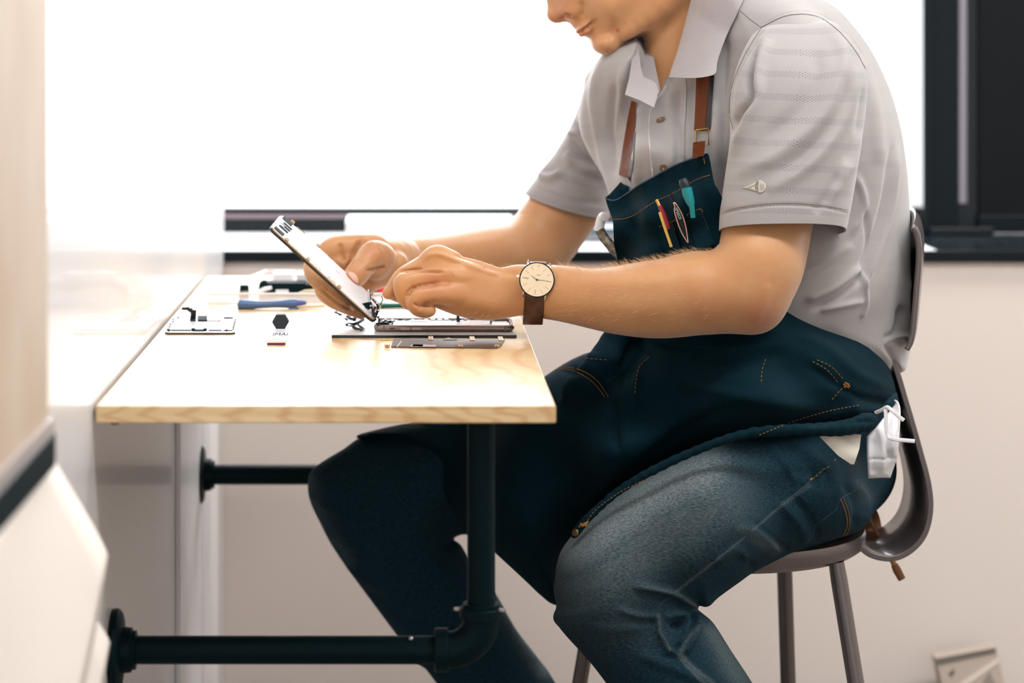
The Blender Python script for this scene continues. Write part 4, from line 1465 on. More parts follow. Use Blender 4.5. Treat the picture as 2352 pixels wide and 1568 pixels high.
# shoes, below the frame of the photo
M_shoe = mat('dark_leather_shoe', (40, 34, 32), .45)
for (cx, cy, cw, n_) in ((1850, 2330, W(2.57), 'shoe'), (1450, 2250, W(2.9), 'shoe')):
    fq = Field((cx - 330, cy - 170, cw - 110), (cx + 150, cy + 110, cw + 110), 8)
    fq.chain([(cx + 70, cy - 10, cw, 62, .75), (cx, cy + 5, cw, 62, .75), (cx - 110, cy + 25, cw, 50, .95), (cx - 220, cy + 36, cw, 38, 1.1)], sub=3)
    fq.chain([(cx + 20, cy - 100, cw, 60, .8), (cx + 30, cy - 20, cw, 62, .75)], k=20, sub=2)
    V, F = mesh_field(fq, 1)
    mk(n_, img2world(V), F, M_shoe, person)
# --- apron
fp = Field((780, 560, W(2.32)), (2110, 1430, W(3.02)), 5.0)
apr = [(1424, 590), (1434, 640), (1444, 700), (1452, 750), (1462, 776), (1440, 796), (1400, 797), (1340, 813), (1290, 838), (1254, 862), (1200, 895), (1060, 950), (930, 972), (850, 990), (819, 1000), (826, 1008), (880, 1006), (940, 1050),
       (1000, 1118), (1075, 1215), (1140, 1272), (1205, 1332), (1262, 1384), (1290, 1380), (1300, 1290), (1318, 1245), (1350, 1200), (1420, 1142), (1500, 1096), (1600, 1048), (1700, 1016), (1830, 1004), (1900, 1002), (1975, 1000), (2012, 982),
       (2040, 958), (2050, 935), (2060, 912), (2056, 880), (2040, 836), (2008, 786), (1960, 750), (1900, 716), (1850, 690), (1790, 652), (1700, 600), (1560, 560)]
fp.puff(apr, [(1500, 700, W(2.63), 290), (1850, 820, W(2.63), 345), (2000, 860, W(2.63), 300), (1750, 950, W(2.57), 330), (1450, 900, W(2.68), 340), (1450, 1060, W(2.64), 330), (1250, 1100, W(2.74), 290), (1000, 1010, W(2.86), 190),
              (1250, 1300, W(2.68), 170), (1340, 850, W(2.72), 200)], 120, smooth=2)
fp.chain([(1318, 1230, W(2.42), 7), (1350, 1190, W(2.415), 8), (1420, 1128, W(2.41), 8), (1500, 1080, W(2.405), 9), (1600, 1034, W(2.405), 9), (1700, 1000, W(2.405), 9), (1830, 988, W(2.415), 11), (1930, 984, W(2.44), 16), (2000, 970, W(2.48), 16)], k=60, sub=4)
fp.chain([(1425, 770, W(2.60), 34), (1380, 850, W(2.58), 42), (1330, 900, W(2.60), 40)], k=30, sub=3)
Vp, Fp = mesh_field(fp, 3, [
    ([(1462, 778), (1425, 860), (1410, 960), (1420, 1040)], 16, -12), ([(1490, 815), (1460, 880), (1450, 960)], 16, 9), ([(1290, 850), (1340, 858), (1385, 900), (1400, 960)], 16, -9),
    ([(1820, 760), (1900, 800), (1970, 860), (2050, 895)], 20, 9), ([(1850, 840), (1920, 880), (1990, 920), (2055, 925)], 16, -9), ([(1880, 960), (1950, 940), (2020, 940), (2045, 930)], 16, 9), ([(1850, 975), (1930, 965), (2010, 968)], 9, -8),
    ([(1560, 870), (1650, 900), (1800, 930), (1900, 935)], 22, 7), ([(1350, 1180), (1480, 1060), (1600, 970), (1720, 925)], 20, -8), ([(1300, 1200), (1420, 1080), (1560, 960)], 26, 7), ([(1960, 745), (2010, 790), (2046, 860)], 10, 5),
    ([(1500, 780), (1650, 800), (1800, 790)], 16, 6), ([(1500, 800), (1650, 822), (1800, 815)], 14, -6), ([(1290, 826), (1350, 815), (1400, 830), (1440, 815)], 12, 6)])
wp = np.zeros(len(Vp))
for pts, wd, a in [([(1250, 872), (1290, 842), (1345, 818), (1410, 802)], 34, .55), ([(1880, 960), (1950, 940), (2020, 940), (2045, 930)], 22, .55), ([(1980, 770), (2030, 830), (2052, 880)], 20, .4), ([(1920, 930), (2055, 905)], 18, .25), ([(1350, 1185), (1500, 1085), (1700, 1005)], 20, .12)]:
    w_, _p = stroke_w(Vp, pts, wd); wp = np.maximum(wp, w_ * a)
pw_ = img2world(Vp)
apron = mk('apron', pw_, Fp, M_apron, person, True, attr={'wear': wp})
S_apron = Surf([(pw_, Fp)])

S_near = Surf([(shw, Fs), (pw_, Fp)])
bib_o = [(1391, 456), (1402, 458), (1415, 458), (1438, 445), (1465, 426), (1497, 408), (1552, 378), (1591, 361), (1619, 353), (1628, 356), (1635, 392), (1642, 424), (1658, 452), (1672, 520), (1690, 640), (1600, 690), (1450, 690), (1430, 640), (1420, 611), (1416, 586), (1410, 560), (1408, 511), (1399, 484)]
V1, F1 = drape(bib_o, idw([(1391, 456, 2.60), (1415, 458, 2.585), (1500, 408, 2.53), (1560, 378, 2.50), (1620, 354, 2.47), (1650, 440, 2.455), (1580, 480, 2.455), (1500, 500, 2.50), (1440, 520, 2.555), (1415, 590, 2.60), (1500, 600, 2.50), (1620, 600, 2.45), (1690, 640, 2.44), (1450, 690, 2.555), (1600, 690, 2.45)]), th=.003, step=9, smooth=2)
bib = mk('bib', V1, F1, M_apron, apron, True, auto=50, attr={'wear': [0.0] * len(V1)})
V2, F2 = drape([(1390, 455), (1400, 446), (1420, 424), (1432, 409), (1438, 404), (1442, 418), (1446, 440), (1438, 446), (1415, 458), (1402, 459)], idw([(1391, 456, 2.604), (1437, 404, 2.64), (1446, 440, 2.60), (1415, 458, 2.592)]), th=.003, step=6, smooth=2)
mk('bib_corner', V2, F2, M_apron, bib, True, auto=50, attr={'wear': [0.1] * len(V2)})
S_bib = Surf([(V1, F1), (V2, F2)])
mb = MB()
seam(mb, [(1392, 456), (1403, 460), (1416, 459), (1438, 446), (1465, 427), (1497, 409), (1552, 379), (1619, 354)], S_bib, 2.0)
mb.build('bib_edge', mat('worn_denim_edge', (36, 62, 84), .8), bib, smooth=True)
mb = MB()
for a in ([(1407, 504), (1437, 501), (1461, 491), (1500, 465), (1552, 440), (1598, 413), (1632, 401)],):
    stitch1(a, S_bib, 6, 1.5, .7, m=M_gold, parent=bib)
for a in ([(1594, 364), (1604, 360)], [(1616, 362), (1619, 380)], [(1617, 406), (1632, 401)]):
    stitch1(a, S_bib, 8, 2, 1.0, m=M_gold, parent=bib)
for a in ([(1513, 521), (1550, 506), (1552, 505)], [(1513, 521), (1517, 532)], [(1543, 508), (1551, 530)], [(1578, 492), (1608, 479), (1614, 488)], [(1578, 492), (1586, 512)], [(1608, 479), (1628, 530)]):
    stitch1(a, S_bib, 4, 1.5, .8, m=M_gold, parent=bib)
# pockets of the bib
for n_, po in (('pocket', [(1512, 522), (1544, 509), (1566, 580), (1530, 590)]), ('pocket', [(1579, 493), (1609, 480), (1640, 560), (1602, 578)])):
    V, F = drape(po, S_bib, off=.0045, th=.0022, step=8, smooth=1)
    mk(n_, V, F, M_apron, bib, True, auto=50, attr={'wear': [0.04] * len(V)})
# stitches on the skirt of the apron
mb = MB()
for a in ([(1286, 842), (1330, 848), (1370, 872), (1398, 912)], [(1279, 846), (1320, 852), (1360, 876), (1390, 912)]):
    stitch1(a, S_apron, 5, 1.5, 1.0, m=M_gold, parent=apron)
for a in ([(1490, 820), (1468, 842), (1460, 880), (1458, 906)], [(1758, 824), (1750, 850), (1748, 880)], [(1876, 826), (1910, 842), (1938, 872)], [(1866, 830), (1898, 848), (1926, 880)], [(1940, 884), (1920, 906), (1908, 920)],
          [(1972, 930), (1900, 944), (1820, 968), (1740, 1000)], [(1345, 1202), (1370, 1168), (1430, 1126), (1500, 1092)], [(1345, 822), (1398, 826)]):
    stitch1(a, S_apron, 5, 4, .8, m=M_gold, parent=apron)
mb = MB()
for k in range(7):
    a0 = random.uniform(0, 6.28)
    h, n = S_apron.hit(1944 + 8 * math.cos(a0), 884 + 8 * math.sin(a0))
    g, n = S_apron.hit(1944 + 6 * math.cos(a0 + 2.4), 884 + 6 * math.sin(a0 + 2.4))
    if h and g: mb.tube([h + Vector((0, -.001, 0)), g + Vector((0, -.003, 0))], .0007, 5)
mb.build('bar_tack', M_gold, apron)
mb = MB()
for k in range(6):
    mb.tube([P(1330 + 2 * k, 1210 - k, 2.385), P(1334 + 2.2 * k, 1202 + (k % 3) * 3, 2.382), P(1341 + 2 * k, 1206 - 2 * k, 2.383)], .0008, 5)
mb.build('bar_tack', M_gold, apron)
MB().lathe(P(1322, 1223, 2.383), (-.45, -.75, .2), [(0, .0036), (.001, .0038), (.0018, .0030), (.0021, .0016), (.0022, .0004)], 20).build('rivet', mat('aged_brass', (110, 88, 56), .4, metal=1), apron, smooth=True)

# neck straps
M_leather = mat('brown_leather', (112, 58, 28), .6, spec=.15, noise=(60, (88, 44, 22), .6), bump=(300, .2, .0006))
M_leather_d = mat('dark_leather_edge', (34, 24, 22), .6)
V, F = drape([(1599, 176), (1630, 174), (1624, 240), (1618, 301), (1594, 299), (1597, 240)], S_body, off=.0045, th=.0025, step=7, smooth=1)
st1 = mk('neck_strap', V, F, M_leather, apron, True, auto=50)
V, F = drape([(1630, 174), (1641, 172), (1637, 220), (1631, 296), (1619, 300), (1625, 240)], S_body, off=.003, th=.002, step=7, smooth=1)
mk('strap_lining', V, F, M_leather_d, st1, True, auto=50)
V, F = drape([(1592, 327), (1620, 323), (1617, 358), (1590, 362)], S_bib, off=.004, th=.0025, step=6, smooth=1)
mk('strap_tab', V, F, M_leather, st1, True, auto=50)
mb = MB()
hb = [S_body.hit(x, y)[0] + Vector((0, -.007, 0)) for (x, y) in ((1598, 298), (1625, 294), (1626, 331), (1596, 334))]
mb.tube([hb[0], hb[1], hb[2], hb[3], hb[0]], .0010, 8)
mb.build('buckle', mat('brass', (190, 150, 84), .25, metal=1), st1, smooth=True)
V, F = drape([(1450, 231), (1461, 235), (1458, 290), (1450, 350), (1441, 408), (1432, 406), (1421, 401), (1430, 340), (1440, 280)], S_body, off=.0045, th=.0025, step=6, smooth=1)
st2 = mk('neck_strap', V, F, M_leather, apron, True, auto=50)
V, F = drape([(1457, 310), (1460, 300), (1453, 380), (1448, 418), (1441, 408), (1450, 350)], S_body, off=.003, th=.002, step=6, smooth=1)
mk('strap_lining', V, F, M_leather_d, st2, True, auto=50)
# leather ties hanging behind the seat
M_tan = mat('tan_leather', (168, 104, 66), .42, noise=(40, (130, 76, 46), .6), coat=.2)
V, F = drape([(1985, 1185), (2004, 1163), (2018, 1180), (2026, 1215), (2030, 1245), (2046, 1260), (2062, 1272), (2040, 1279), (2010, 1278), (1983, 1262), (1981, 1225)], idw([(1985, 1190, 2.74), (2004, 1163, 2.73), (2030, 1240, 2.76), (2060, 1272, 2.78), (1985, 1262, 2.72)]), th=.0035, step=8, smooth=3)
tie = mk('leather_tie', V, F, M_tan, apron, True, auto=50)
V, F = drape([(1988, 1262), (2010, 1270), (2040, 1274), (2064, 1274), (2040, 1283), (2008, 1281), (1984, 1270)], idw([(1988, 1262, 2.70), (2064, 1274, 2.76)]), th=.003, step=6, smooth=2)
mk('tie_edge', V, F, M_leather_d, tie, True)
MB().tube([P(1988, 1172, 2.70), P(2010, 1215, 2.695), (P(2034, 1258, 2.69)), P(2056, 1300, 2.69)], [.0030, .0026, .0026, .0034], 10, flat=((0, 1, 0), .5)).build('thong', M_tan, tie, smooth=True)
MB().tube([P(2054, 1296, 2.69), P(2060, 1308, 2.69), P(2072, 1330, 2.69)], [.0040, .0050, .0044], 10, flat=((0, 1, 0), .5)).build('thong_tip', mat('leather_tip', (120, 78, 40), .45), tie, smooth=True)
# shirt tail and white waist ties
V, F = drape([(1880, 1000), (1910, 992), (1978, 998), (1974, 1030), (1962, 1066), (1955, 1066), (1925, 1046)], idw([(1880, 1000, 2.43), (1978, 998, 2.46), (1960, 1066, 2.432)]), th=.0015, step=8, smooth=1)
mk('shirt_tail', V, F, mat('grey_shirt_tail', (172, 166, 154), .7), shirt, True, auto=50)
M_cloth = mat('white_cotton', (214, 214, 218), .75, bump=(500, .2, .0004))
rg = [(1990, 1002), (2000, 990), (2014, 978), (2028, 960), (2042, 945), (2054, 930), (2060, 918), (2066, 930), (2068, 960), (2066, 1000), (2062, 1050), (2058, 1060), (2045, 1098), (2030, 1097), (2012, 1098), (1994, 1099), (1991, 1050)]
fg = Field((1970, 900, W(2.40)), (2090, 1120, W(2.58)), 3)
fg.puff(rg, [(1995, 1050, W(2.47), 12), (2030, 1000, W(2.475), 16), (2060, 950, W(2.52), 13), (2050, 1090, W(2.49), 10)], 12, smooth=1)
Vr, Fr = mesh_field(fg, 2, [([(2018, 980), (2028, 1020), (2024, 1090)], 12, 8), ([(2038, 960), (2036, 1010), (2046, 1060)], 10, -8), ([(1992, 1056), (2020, 1054), (2060, 1052)], 5, -3), ([(2050, 950), (2052, 1000), (2046, 1040)], 9, 6), ([(2005, 1005), (2006, 1050), (2002, 1090)], 10, -5)])
rag = mk('white_cloth', img2world(Vr), Fr, M_cloth, None, True)
tag(rag, 'white folded cloth tucked into the back waistband under the apron', 'cloth')
M_tape = mat('white_tape', (236, 234, 240), .6)
mb = MB()
def ribbon(pts, wd, fl=.3):
    return MB().tube([P(*p) for p in catmull(pts, 6)], wd, 10, flat=((0, 1, 0), fl))
ribbon([(2012, 947, 2.45), (2026, 941, 2.44), (2038, 935, 2.435), (2050, 944, 2.43), (2064, 956, 2.43), (2076, 965, 2.43)], .0021).build('waist_tie', M_tape, apron, smooth=True)
ribbon([(2034, 940, 2.436), (2035, 960, 2.434), (2036, 985, 2.434), (2040, 1003, 2.434), (2056, 1009, 2.43), (2078, 1011, 2.43), (2101, 1013, 2.43)], .0021).build('waist_tie', M_tape, apron, smooth=True)
ribbon([(2056, 920, 2.50), (2062, 926, 2.48), (2066, 945, 2.46), (2064, 990, 2.455)], .0012).build('waist_tie', M_tape, apron, smooth=True)

# --- tools in the bib
scr = thing('screwdriver', 'teal handled precision screwdriver standing in the apron chest pocket', 'screwdriver', P(1590, 486, 2.45))
MB().tube([P(1577, 431, 2.452), P(1580, 446, 2.451), P(1585, 462, 2.449), (P(1589, 475, 2.448)), P(1592, 500, 2.448)], [.0056, .0058, .0050, .0030, .0026], 20).build('handle', mat('teal_plastic', (10, 130, 134), .4), scr, smooth=True)
MB().tube([P(1569, 412, 2.454), P(1571, 418, 2.453), P(1576, 431, 2.452)], [.0042, .0056, .0052], 20).build('cap', mat('black_plastic', (16, 30, 40), .4), scr, smooth=True)
pen = thing('marking_tool', 'slim red marking tool with a gold tip in the apron pocket', 'pen', P(1530, 509, 2.48))
MB().tube([P(1508, 458, 2.478), P(1515, 473, 2.476)], [.0016, .0020], 12).build('tip', mat('gold_metal', (200, 160, 90), .35, metal=.8), pen, smooth=True)
MB().tube([P(1515, 472, 2.476), P(1523, 490, 2.475), P(1531, 512, 2.473), P(1534, 525, 2.474)], [.0024, .0030, .0032, .0030], 14).build('barrel', mat('dark_red_plastic', (146, 32, 44), .35, coat=.4), pen, smooth=True)
stk = MB().tube([P(1515, 487, 2.466), P(1528, 526, 2.463), P(1542, 567, 2.461)], .0015, 4).build('spudger', mat('yellow_plastic', (222, 182, 92), .45), None, smooth=False)
tag(stk, 'thin yellow spudger clipped beside the red marking tool on the apron pocket', 'tool')
tw = thing('tweezers', 'black tweezers with pale outlined blade hooked in the apron pocket', 'tweezers', P(1580, 555, 2.45))
outl = [(1547, 466), (1550, 474), (1549, 484), (1556, 510), (1566, 535), (1575, 550), (1580, 557), (1579, 545), (1575, 520), (1568, 496), (1560, 480), (1552, 468)]
MB().tube([P(1539, 444, 2.470), P(1543, 454, 2.469), P(1548, 466, 2.468)], .0011, 8).build('prong', mat('black_steel', (18, 24, 30), .3, metal=.5), tw, smooth=True)
V, F = drape(outl, lambda x, y: 2.452, th=.0012, step=3, smooth=2)
mk('blade', V, F, mat('black_coated_steel', (8, 16, 20), .35, metal=.4), tw)
cc = catmull(outl, 3, True)
MB().tube([P(x, y, 2.4515) for x, y in cc] + [P(*cc[0], 2.4515)], .0007, 6).build('blade_edge', mat('rose_steel', (196, 150, 140), .3, metal=.6), tw, smooth=True)


def text(s, size, origin, xdir, ydir, m, name, parent, ext=.0001, ysc=1.0):
    """lettering as real geometry; xdir, ydir unit vectors of the writing plane"""
    cu = bpy.data.curves.new(name, 'FONT')
    cu.body = s
    cu.size = size
    cu.extrude = ext
    cu.align_x = 'CENTER'
    cu.align_y = 'CENTER'
    cu.resolution_u = 2
    tmp = bpy.data.objects.new('tmp', cu)
    COL.objects.link(tmp)
    dg = bpy.context.evaluated_depsgraph_get()
    me = bpy.data.meshes.new_from_object(tmp.evaluated_get(dg))
    bpy.data.objects.remove(tmp)
    x, y = Vector(xdir).normalized(), Vector(ydir).normalized()
    z = x.cross(y)
    o3 = Vector(origin)
    V = [o3 + x * v.co.x + y * v.co.y * ysc + z * v.co.z for v in me.vertices]
    F = [list(p.vertices) for p in me.polygons]
    bpy.data.meshes.remove(me)
    return mk(name, V, F, m, parent, False)


text('SPEEDI', .0044, P(1557, 490, 2.4505), (.42, 0, -1), (1, 0, .42), mat('silver_print', (190, 190, 196), .4), 'lettering', tw)
mk_o = MB()
mt = thing('side_pocket_tool', 'white capped tool with a worn dark body in the far side pocket of the apron', 'tool', P(1430, 582, 2.62))
MB().tube([P(*p) for p in catmull([(1377, 530, 2.63), (1378, 515, 2.63), (1383, 500, 2.63), (1390, 497, 2.625)], 4)], .0055, 14, flat=((0, 1, 0), .6)).build('cap', mat('white_plastic', (236, 236, 240), .35), mt, smooth=True)
MB().tube([P(*p) for p in catmull([(1378, 528, 2.63), (1388, 546, 2.628), (1404, 566, 2.622), (1424, 588, 2.612), (1434, 600, 2.608)], 5)], .0058, 14, flat=((0, 1, 0), .6)).build('body', mat('worn_dark_metal', (58, 54, 50), .4, metal=.5, noise=(200, (160, 150, 130), .7)), mt, smooth=True)

# --- wristwatch
wa = thing('wristwatch', 'round cream dial wristwatch with brown leather strap on the left wrist', 'watch', P(1233, 700, 2.49))
M_wst = mat('watch_steel', (206, 200, 196), .16, metal=1)
M_dial = mat('cream_dial', (236, 214, 178), .4, coat=.6)
M_ink = mat('dark_ink', (40, 36, 34), .5)
cW = P(1233, 642.5, 2.4805)
nW = Vector((-.02, -1, .14)).normalized()
uW = Vector((math.cos(math.radians(-9)), 0, math.sin(math.radians(-9))))
uW = (uW - nW * uW.dot(nW)).normalized()
vW = uW.cross(nW) * -1
if vW.z < 0: vW = -vW
case = MB().lathe(cW - nW * .0035, nW, [(0, .0165), (.0008, .0182), (.0040, .0188), (.0054, .0186), (.0062, .0178)], 64).build('case', M_wst, wa, smooth=True)
MB().ring(cW + nW * .0026, nW, .0182, .0007, 64, 10).build('bezel', mat('dark_polished_bezel', (52, 46, 44), .15, metal=1), case, smooth=True)
dial = MB().lathe(cW + nW * .0020, nW, [(0, .0179), (.0009, .0179)], 64).build('dial', M_dial, wa)
MB().lathe(cW + nW * .0030, nW, [(0, .0177), (.0003, .0172), (.0005, .001)], 64).build('glass', mat('watch_glass', (255, 255, 255), .03, alpha=.06), case, smooth=True)
for k in range(12):
    a = math.radians(90 + 30 * k)
    if k == 3: continue
    d = uW * math.cos(a) + vW * math.sin(a)
    t = uW * -math.sin(a) + vW * math.cos(a)
    th = .00022 if k % 3 == 0 else .00014
    r0, r1 = (.0134, .0158) if k == 0 else (.0108, .0158)
    MB().obox(cW + nW * .00292 + d * (r0 + r1) / 2, d * (r1 - r0) / 2, t * th, nW * .00006).build('hour_marker', M_ink, dial)
text('SKAGEN', .0017, cW + nW * .003 - uW * .0122, uW, vW, M_ink, 'lettering', dial)
for (ax, ay, ln, wd, z_) in ((-.0068, .0036, 1, .00030, .00335), (.0124, .0006, 1, .00028, .0036)):
    e = cW + uW * ax + vW * ay
    d = (e - cW)
    L = d.length
    d.normalize()
    t = nW.cross(d).normalized()
    MB().prism([cW + nW * z_ - d * .001 - t * wd, cW + nW * z_ - d * .001 + t * wd, cW + nW * z_ + d * L + t * wd * .4, cW + nW * z_ + d * L - t * wd * .4], nW * .0001).build('watch_hand', M_ink, dial)
MB().lathe(cW + nW * .0032, nW, [(0, .0009), (.0008, .0009), (.001, .0004)], 16).build('pinion', M_ink, dial, smooth=True)
sd = cW + vW * .0052 + uW * .0013
for k in range(12):
    a = math.radians(30 * k)
    MB().obox(sd + nW * .00292 + (uW * math.cos(a) + vW * math.sin(a)) * .0040, uW * .00022, vW * .00008, nW * .00005).build('subdial_marker', mat('pale_ink', (170, 140, 110), .5) if k == 0 else bpy.data.materials['pale_ink'], dial)
MB().obox(sd + nW * .0031 - uW * .0002, uW * .0017, vW * .00018, nW * .0001).build('watch_hand', M_ink, dial)
MB().cyl(cW - uW * .0186, cW - uW * .0222, .0018, 16).build('crown', M_wst, case, bevel=.0003)
for (sx, sy) in ((-1, -1), (1, -1), (-1, 1), (1, 1)):
    a0 = cW + uW * .0118 * sx + vW * .0140 * sy - nW * .0005
    a1 = cW + uW * .0118 * sx + vW * .0196 * sy - nW * .0035
    MB().tube([a0, (a0 + a1) / 2 + nW * .0008, a1], [.0014, .0012, .0011], 10).build('lug', M_wst, case, smooth=True)
# strap loop round the wrist
V, F = [], []
nS = 72
for k in range(nS):
    a = 2 * math.pi * k / nS
    y = 673 - 68.5 * math.cos(a)
    wz = W(2.5085) - 41 * math.sin(a)
    if math.cos(a) < 0: wz += 6 * (-math.cos(a))
    xc = 1228 + 6 * math.cos(a)
    rad = np.array([0, -math.cos(a) * 68.5, -math.sin(a) * 46]); rad /= np.linalg.norm(rad)
    for (dx, q) in ((-23, 0), (23, 0), (23, 4.2), (-23, 4.2)):
        V.append((xc + dx - 1.5 * math.cos(a), y + rad[1] * q, wz + rad[2] * q - (dx * .5 + 2) * math.sin(a)))
for k in range(nS):
    k2 = (k + 1) % nS
    for j in range(4):
        j2 = (j + 1) % 4
        F.append([k * 4 + j, k * 4 + j2, k2 * 4 + j2, k2 * 4 + j])
mk('strap', img2world(V), F, mat('dark_brown_leather', (66, 42, 30), .42, noise=(120, (100, 62, 40), .6), bump=(500, .25, .0004)), wa, True, bevel=.0006)

# --- fine arm hair
M_hairs = mat('blond_arm_hair', (226, 186, 140), .5)
hv, hf = [], []
Na = normals(Va, Fa)
if Na[Va[:, 2] < W(2.46), 2].mean() > 0: Na = -Na
cand = np.nonzero((Va[:, 0] > 1090) & (Va[:, 0] < 1640) & (Va[:, 1] < 735) & ((Va[:, 0] < 1180) | (Va[:, 0] > 1285)))[0]
pr = np.where(Na[cand, 1] < -.75, 1.0, .10)
pr = pr * (Na[cand, 2] < .3)
pr /= pr.sum()
cand = rng.choice(cand, 900, replace=False, p=pr)
wvA = img2world(Va)
for i in cand:
    b0 = Vector(wvA[i])
    n = Vector((Na[i, 0], Na[i, 2], -Na[i, 1]))
    d = (n * .55 + Vector((-.8 + rng.normal() * .3, rng.normal() * .3, .12 + rng.normal() * .25))).normalized()
    L = .005 + rng.random() * .006
    p1 = b0 + d * L * .5
    p2 = p1 + (d + Vector((-.35, 0, -.2 * rng.random()))).normalized() * L * .5
    s = d.cross(Vector((0, 1, 0))).normalized() * .00008
    t = d.cross(s).normalized() * .00008
    k = len(hv)
    hv += [tuple(b0 + s), tuple(b0 - s), tuple(b0 + t), tuple(p1 + s), tuple(p1 - s), tuple(p1 + t), tuple(p2)]
    hf += [[k, k + 1, k + 4, k + 3], [k + 1, k + 2, k + 5, k + 4], [k + 2, k, k + 3, k + 5], [k + 3, k + 4, k + 6], [k + 4, k + 5, k + 6], [k + 5, k + 3, k + 6]]
mk('arm_hair', hv, hf, M_hairs, person, False, kind='stuff')

# ------------------------------------------------------------------ the stool
M_gun = mat('gunmetal_lacquer', (112, 104, 102), .32, metal=.55, coat=.3)
stool = thing('stool', 'gunmetal bent metal stool with curved back under the seated person', 'stool', (.36, 2.67, 0))
prof = [(0, .02), (.001, .150), (.006, .157), (.018, .160), (.024, .158), (.0265, .150), (.022, .10), (.018, .02)]
MB().lathe((.36, 2.67, .4945), (0, 0, 1), prof, 72).build('seat', M_gun, stool, smooth=True)
sc_ = Vector((.36, 2.67, .497))
for (ax, ay, sx, sy) in ((.110, -.100, .148, -.10), (.085, .11, .05, .12), (-.125, .11, -.155, .12), (-.07, -.11, .02, -.10)):
    top = sc_ + Vector((ax, ay, 0))
    z1 = .012
    bot = Vector((top.x + sx * (top.z - z1), top.y + sy * (top.z - z1), z1))
    lg = MB().tube([top, top + (bot - top) * .04, top.lerp(bot, .5), bot], [.0086, .0094, .0092, .0086], 20).build('leg', M_gun, stool, smooth=True)
    MB().tube([bot + Vector((0, 0, .012)), bot - Vector((0, 0, .012))], .0115, 20).build('rubber_foot', M_pipe, lg, smooth=True)
mb = MB()
zr = .2
pts = []
for (ax, ay, sx, sy) in ((.110, -.100, .148, -.10), (.085, .11, .05, .12), (-.125, .11, -.155, .12), (-.07, -.11, .02, -.10)):
    pts.append(Vector((.36 + ax + sx * (.497 - zr), 2.67 + ay + sy * (.497 - zr), zr)))
mb.tube(pts + [pts[0]], .007, 12)
mb.build('foot_ring', M_gun, stool, smooth=True)
# bent back band: thick sheet swept along the side profile
prof2 = catmull([(2030, 790), (2056, 861), (2072, 915), (2089, 972), (2108, 1040), (2126, 1110), (2131, 1168), (2119, 1222), (2090, 1258), (2050, 1276), (2005, 1269), (1975, 1246)], 6)
V, F = [], []
YA, YB2 = 2.605, 2.735
m_ = len(prof2)
pw3 = [P(x, y, YA) for x, y in prof2]
for i in range(m_):
    t = (pw3[min(i + 1, m_ - 1)] - pw3[max(i - 1, 0)]).normalized()
    nn = Vector((-t.z, 0, t.x))       # inward normal
    rib = [(0, 0), (.25, .0), (.32, .003), (.45, .0035), (.55, .0035), (.68, .003), (.75, 0), (1, 0)]
    for (s, hgt) in rib:
        V.append(pw3[i] + Vector((0, (YB2 - YA) * s, 0)) + nn * (.0065 + hgt if 0 else .0065 - hgt))
    for (s, hgt) in rib[::-1]:
        V.append(pw3[i] + Vector((0, (YB2 - YA) * s, 0)) - nn * hgt)
kk = 16
for i in range(m_ - 1):
    for j in range(kk):
        j2 = (j + 1) % kk
        F.append([i * kk + j, i * kk + j2, (i + 1) * kk + j2, (i + 1) * kk + j])
F.append(list(range(kk))); F.append([(m_ - 1) * kk + j for j in range(kk)][::-1])
mk('back_support', V, F, M_gun, stool, True, auto=45, bevel=.001)
# back rest plate
V, F = [], []
pr2 = catmull([(2096, 520), (2103, 524), (2111, 538), (2116, 565), (2116, 600), (2112, 650), (2107, 710), (2102, 760), (2096, 790), (2088, 806)], 4)
nc = 18
for i, (x, y) in enumerate(pr2):
    for j in range(nc + 1):
        s = j / nc
        Yp = 2.56 + .20 * s
        base = P(x, y, 2.56)
        bow = .020 * math.sin(math.pi * s)
        ed = .016 * (abs(2 * s - 1) ** 4) * (1 if i < 8 else 0)
        V.append(Vector((base.x + bow - .0 * ed, Yp, base.z + .014 * math.sin(math.pi * s) * (1 - i / len(pr2)))))
w_ = nc + 1
for i in range(len(pr2) - 1):
    for j in range(nc):
        F.append([i * w_ + j, i * w_ + j + 1, (i + 1) * w_ + j + 1, (i + 1) * w_ + j])
br = mk('backrest', V, F, M_gun, stool, True)
md = br.modifiers.new('solid', 'SOLIDIFY'); md.thickness = .006; md.offset = 1
# ------------------------------------------------------------------ things on the bench
M_blackp = mat('black_flex', (8, 28, 32), .65, spec=.12)
M_white_p = mat('white_plastic_sheet', (240, 240, 244), .35)
M_alu = mat('space_grey_aluminium', (150, 134, 126), .34, metal=.75)
M_gold2 = mat('gold_contact', (206, 172, 120), .3, metal=.9)
M_silver = mat('bright_nickel', (220, 218, 218), .2, metal=1)
M_glassb = mat('black_glass', (12, 22, 28), .08, spec=.7)
M_chip = mat('dark_chip', (34, 40, 44), .4)
M_led = mat('white_reflector_foil', (238, 238, 244), .28, coat=.3)


def frame3(A, B, C):
    """u along A->B, w across B->C, n = upward normal"""
    u = (B - A).normalized()
    w = (C - B)
    w = (w - u * w.dot(u))
    wl_ = w.length
    w.normalize()
    n = u.cross(w)
    if n.z < 0: n = -n
    return u, w, n, (B - A).length, wl_


# the display held in the far hand
A_, B_, C_ = P(857, 741, 2.545), P(618, 525, 2.545), P(641, 492, 2.618)
u_, w_v, n_v, LU, LW = frame3(B_, A_, A_ + (C_ - B_))     # u from the raised end down to the hinge end
dsp = thing('display_assembly', 'opened phone display held upright by its edges between thumb and fingers', 'phone screen', A_)


def D(s, t, h):
    """s metres from the raised end, t metres across from the near edge, h above the glass"""
    return B_ + u_ * s + w_v * t + n_v * h


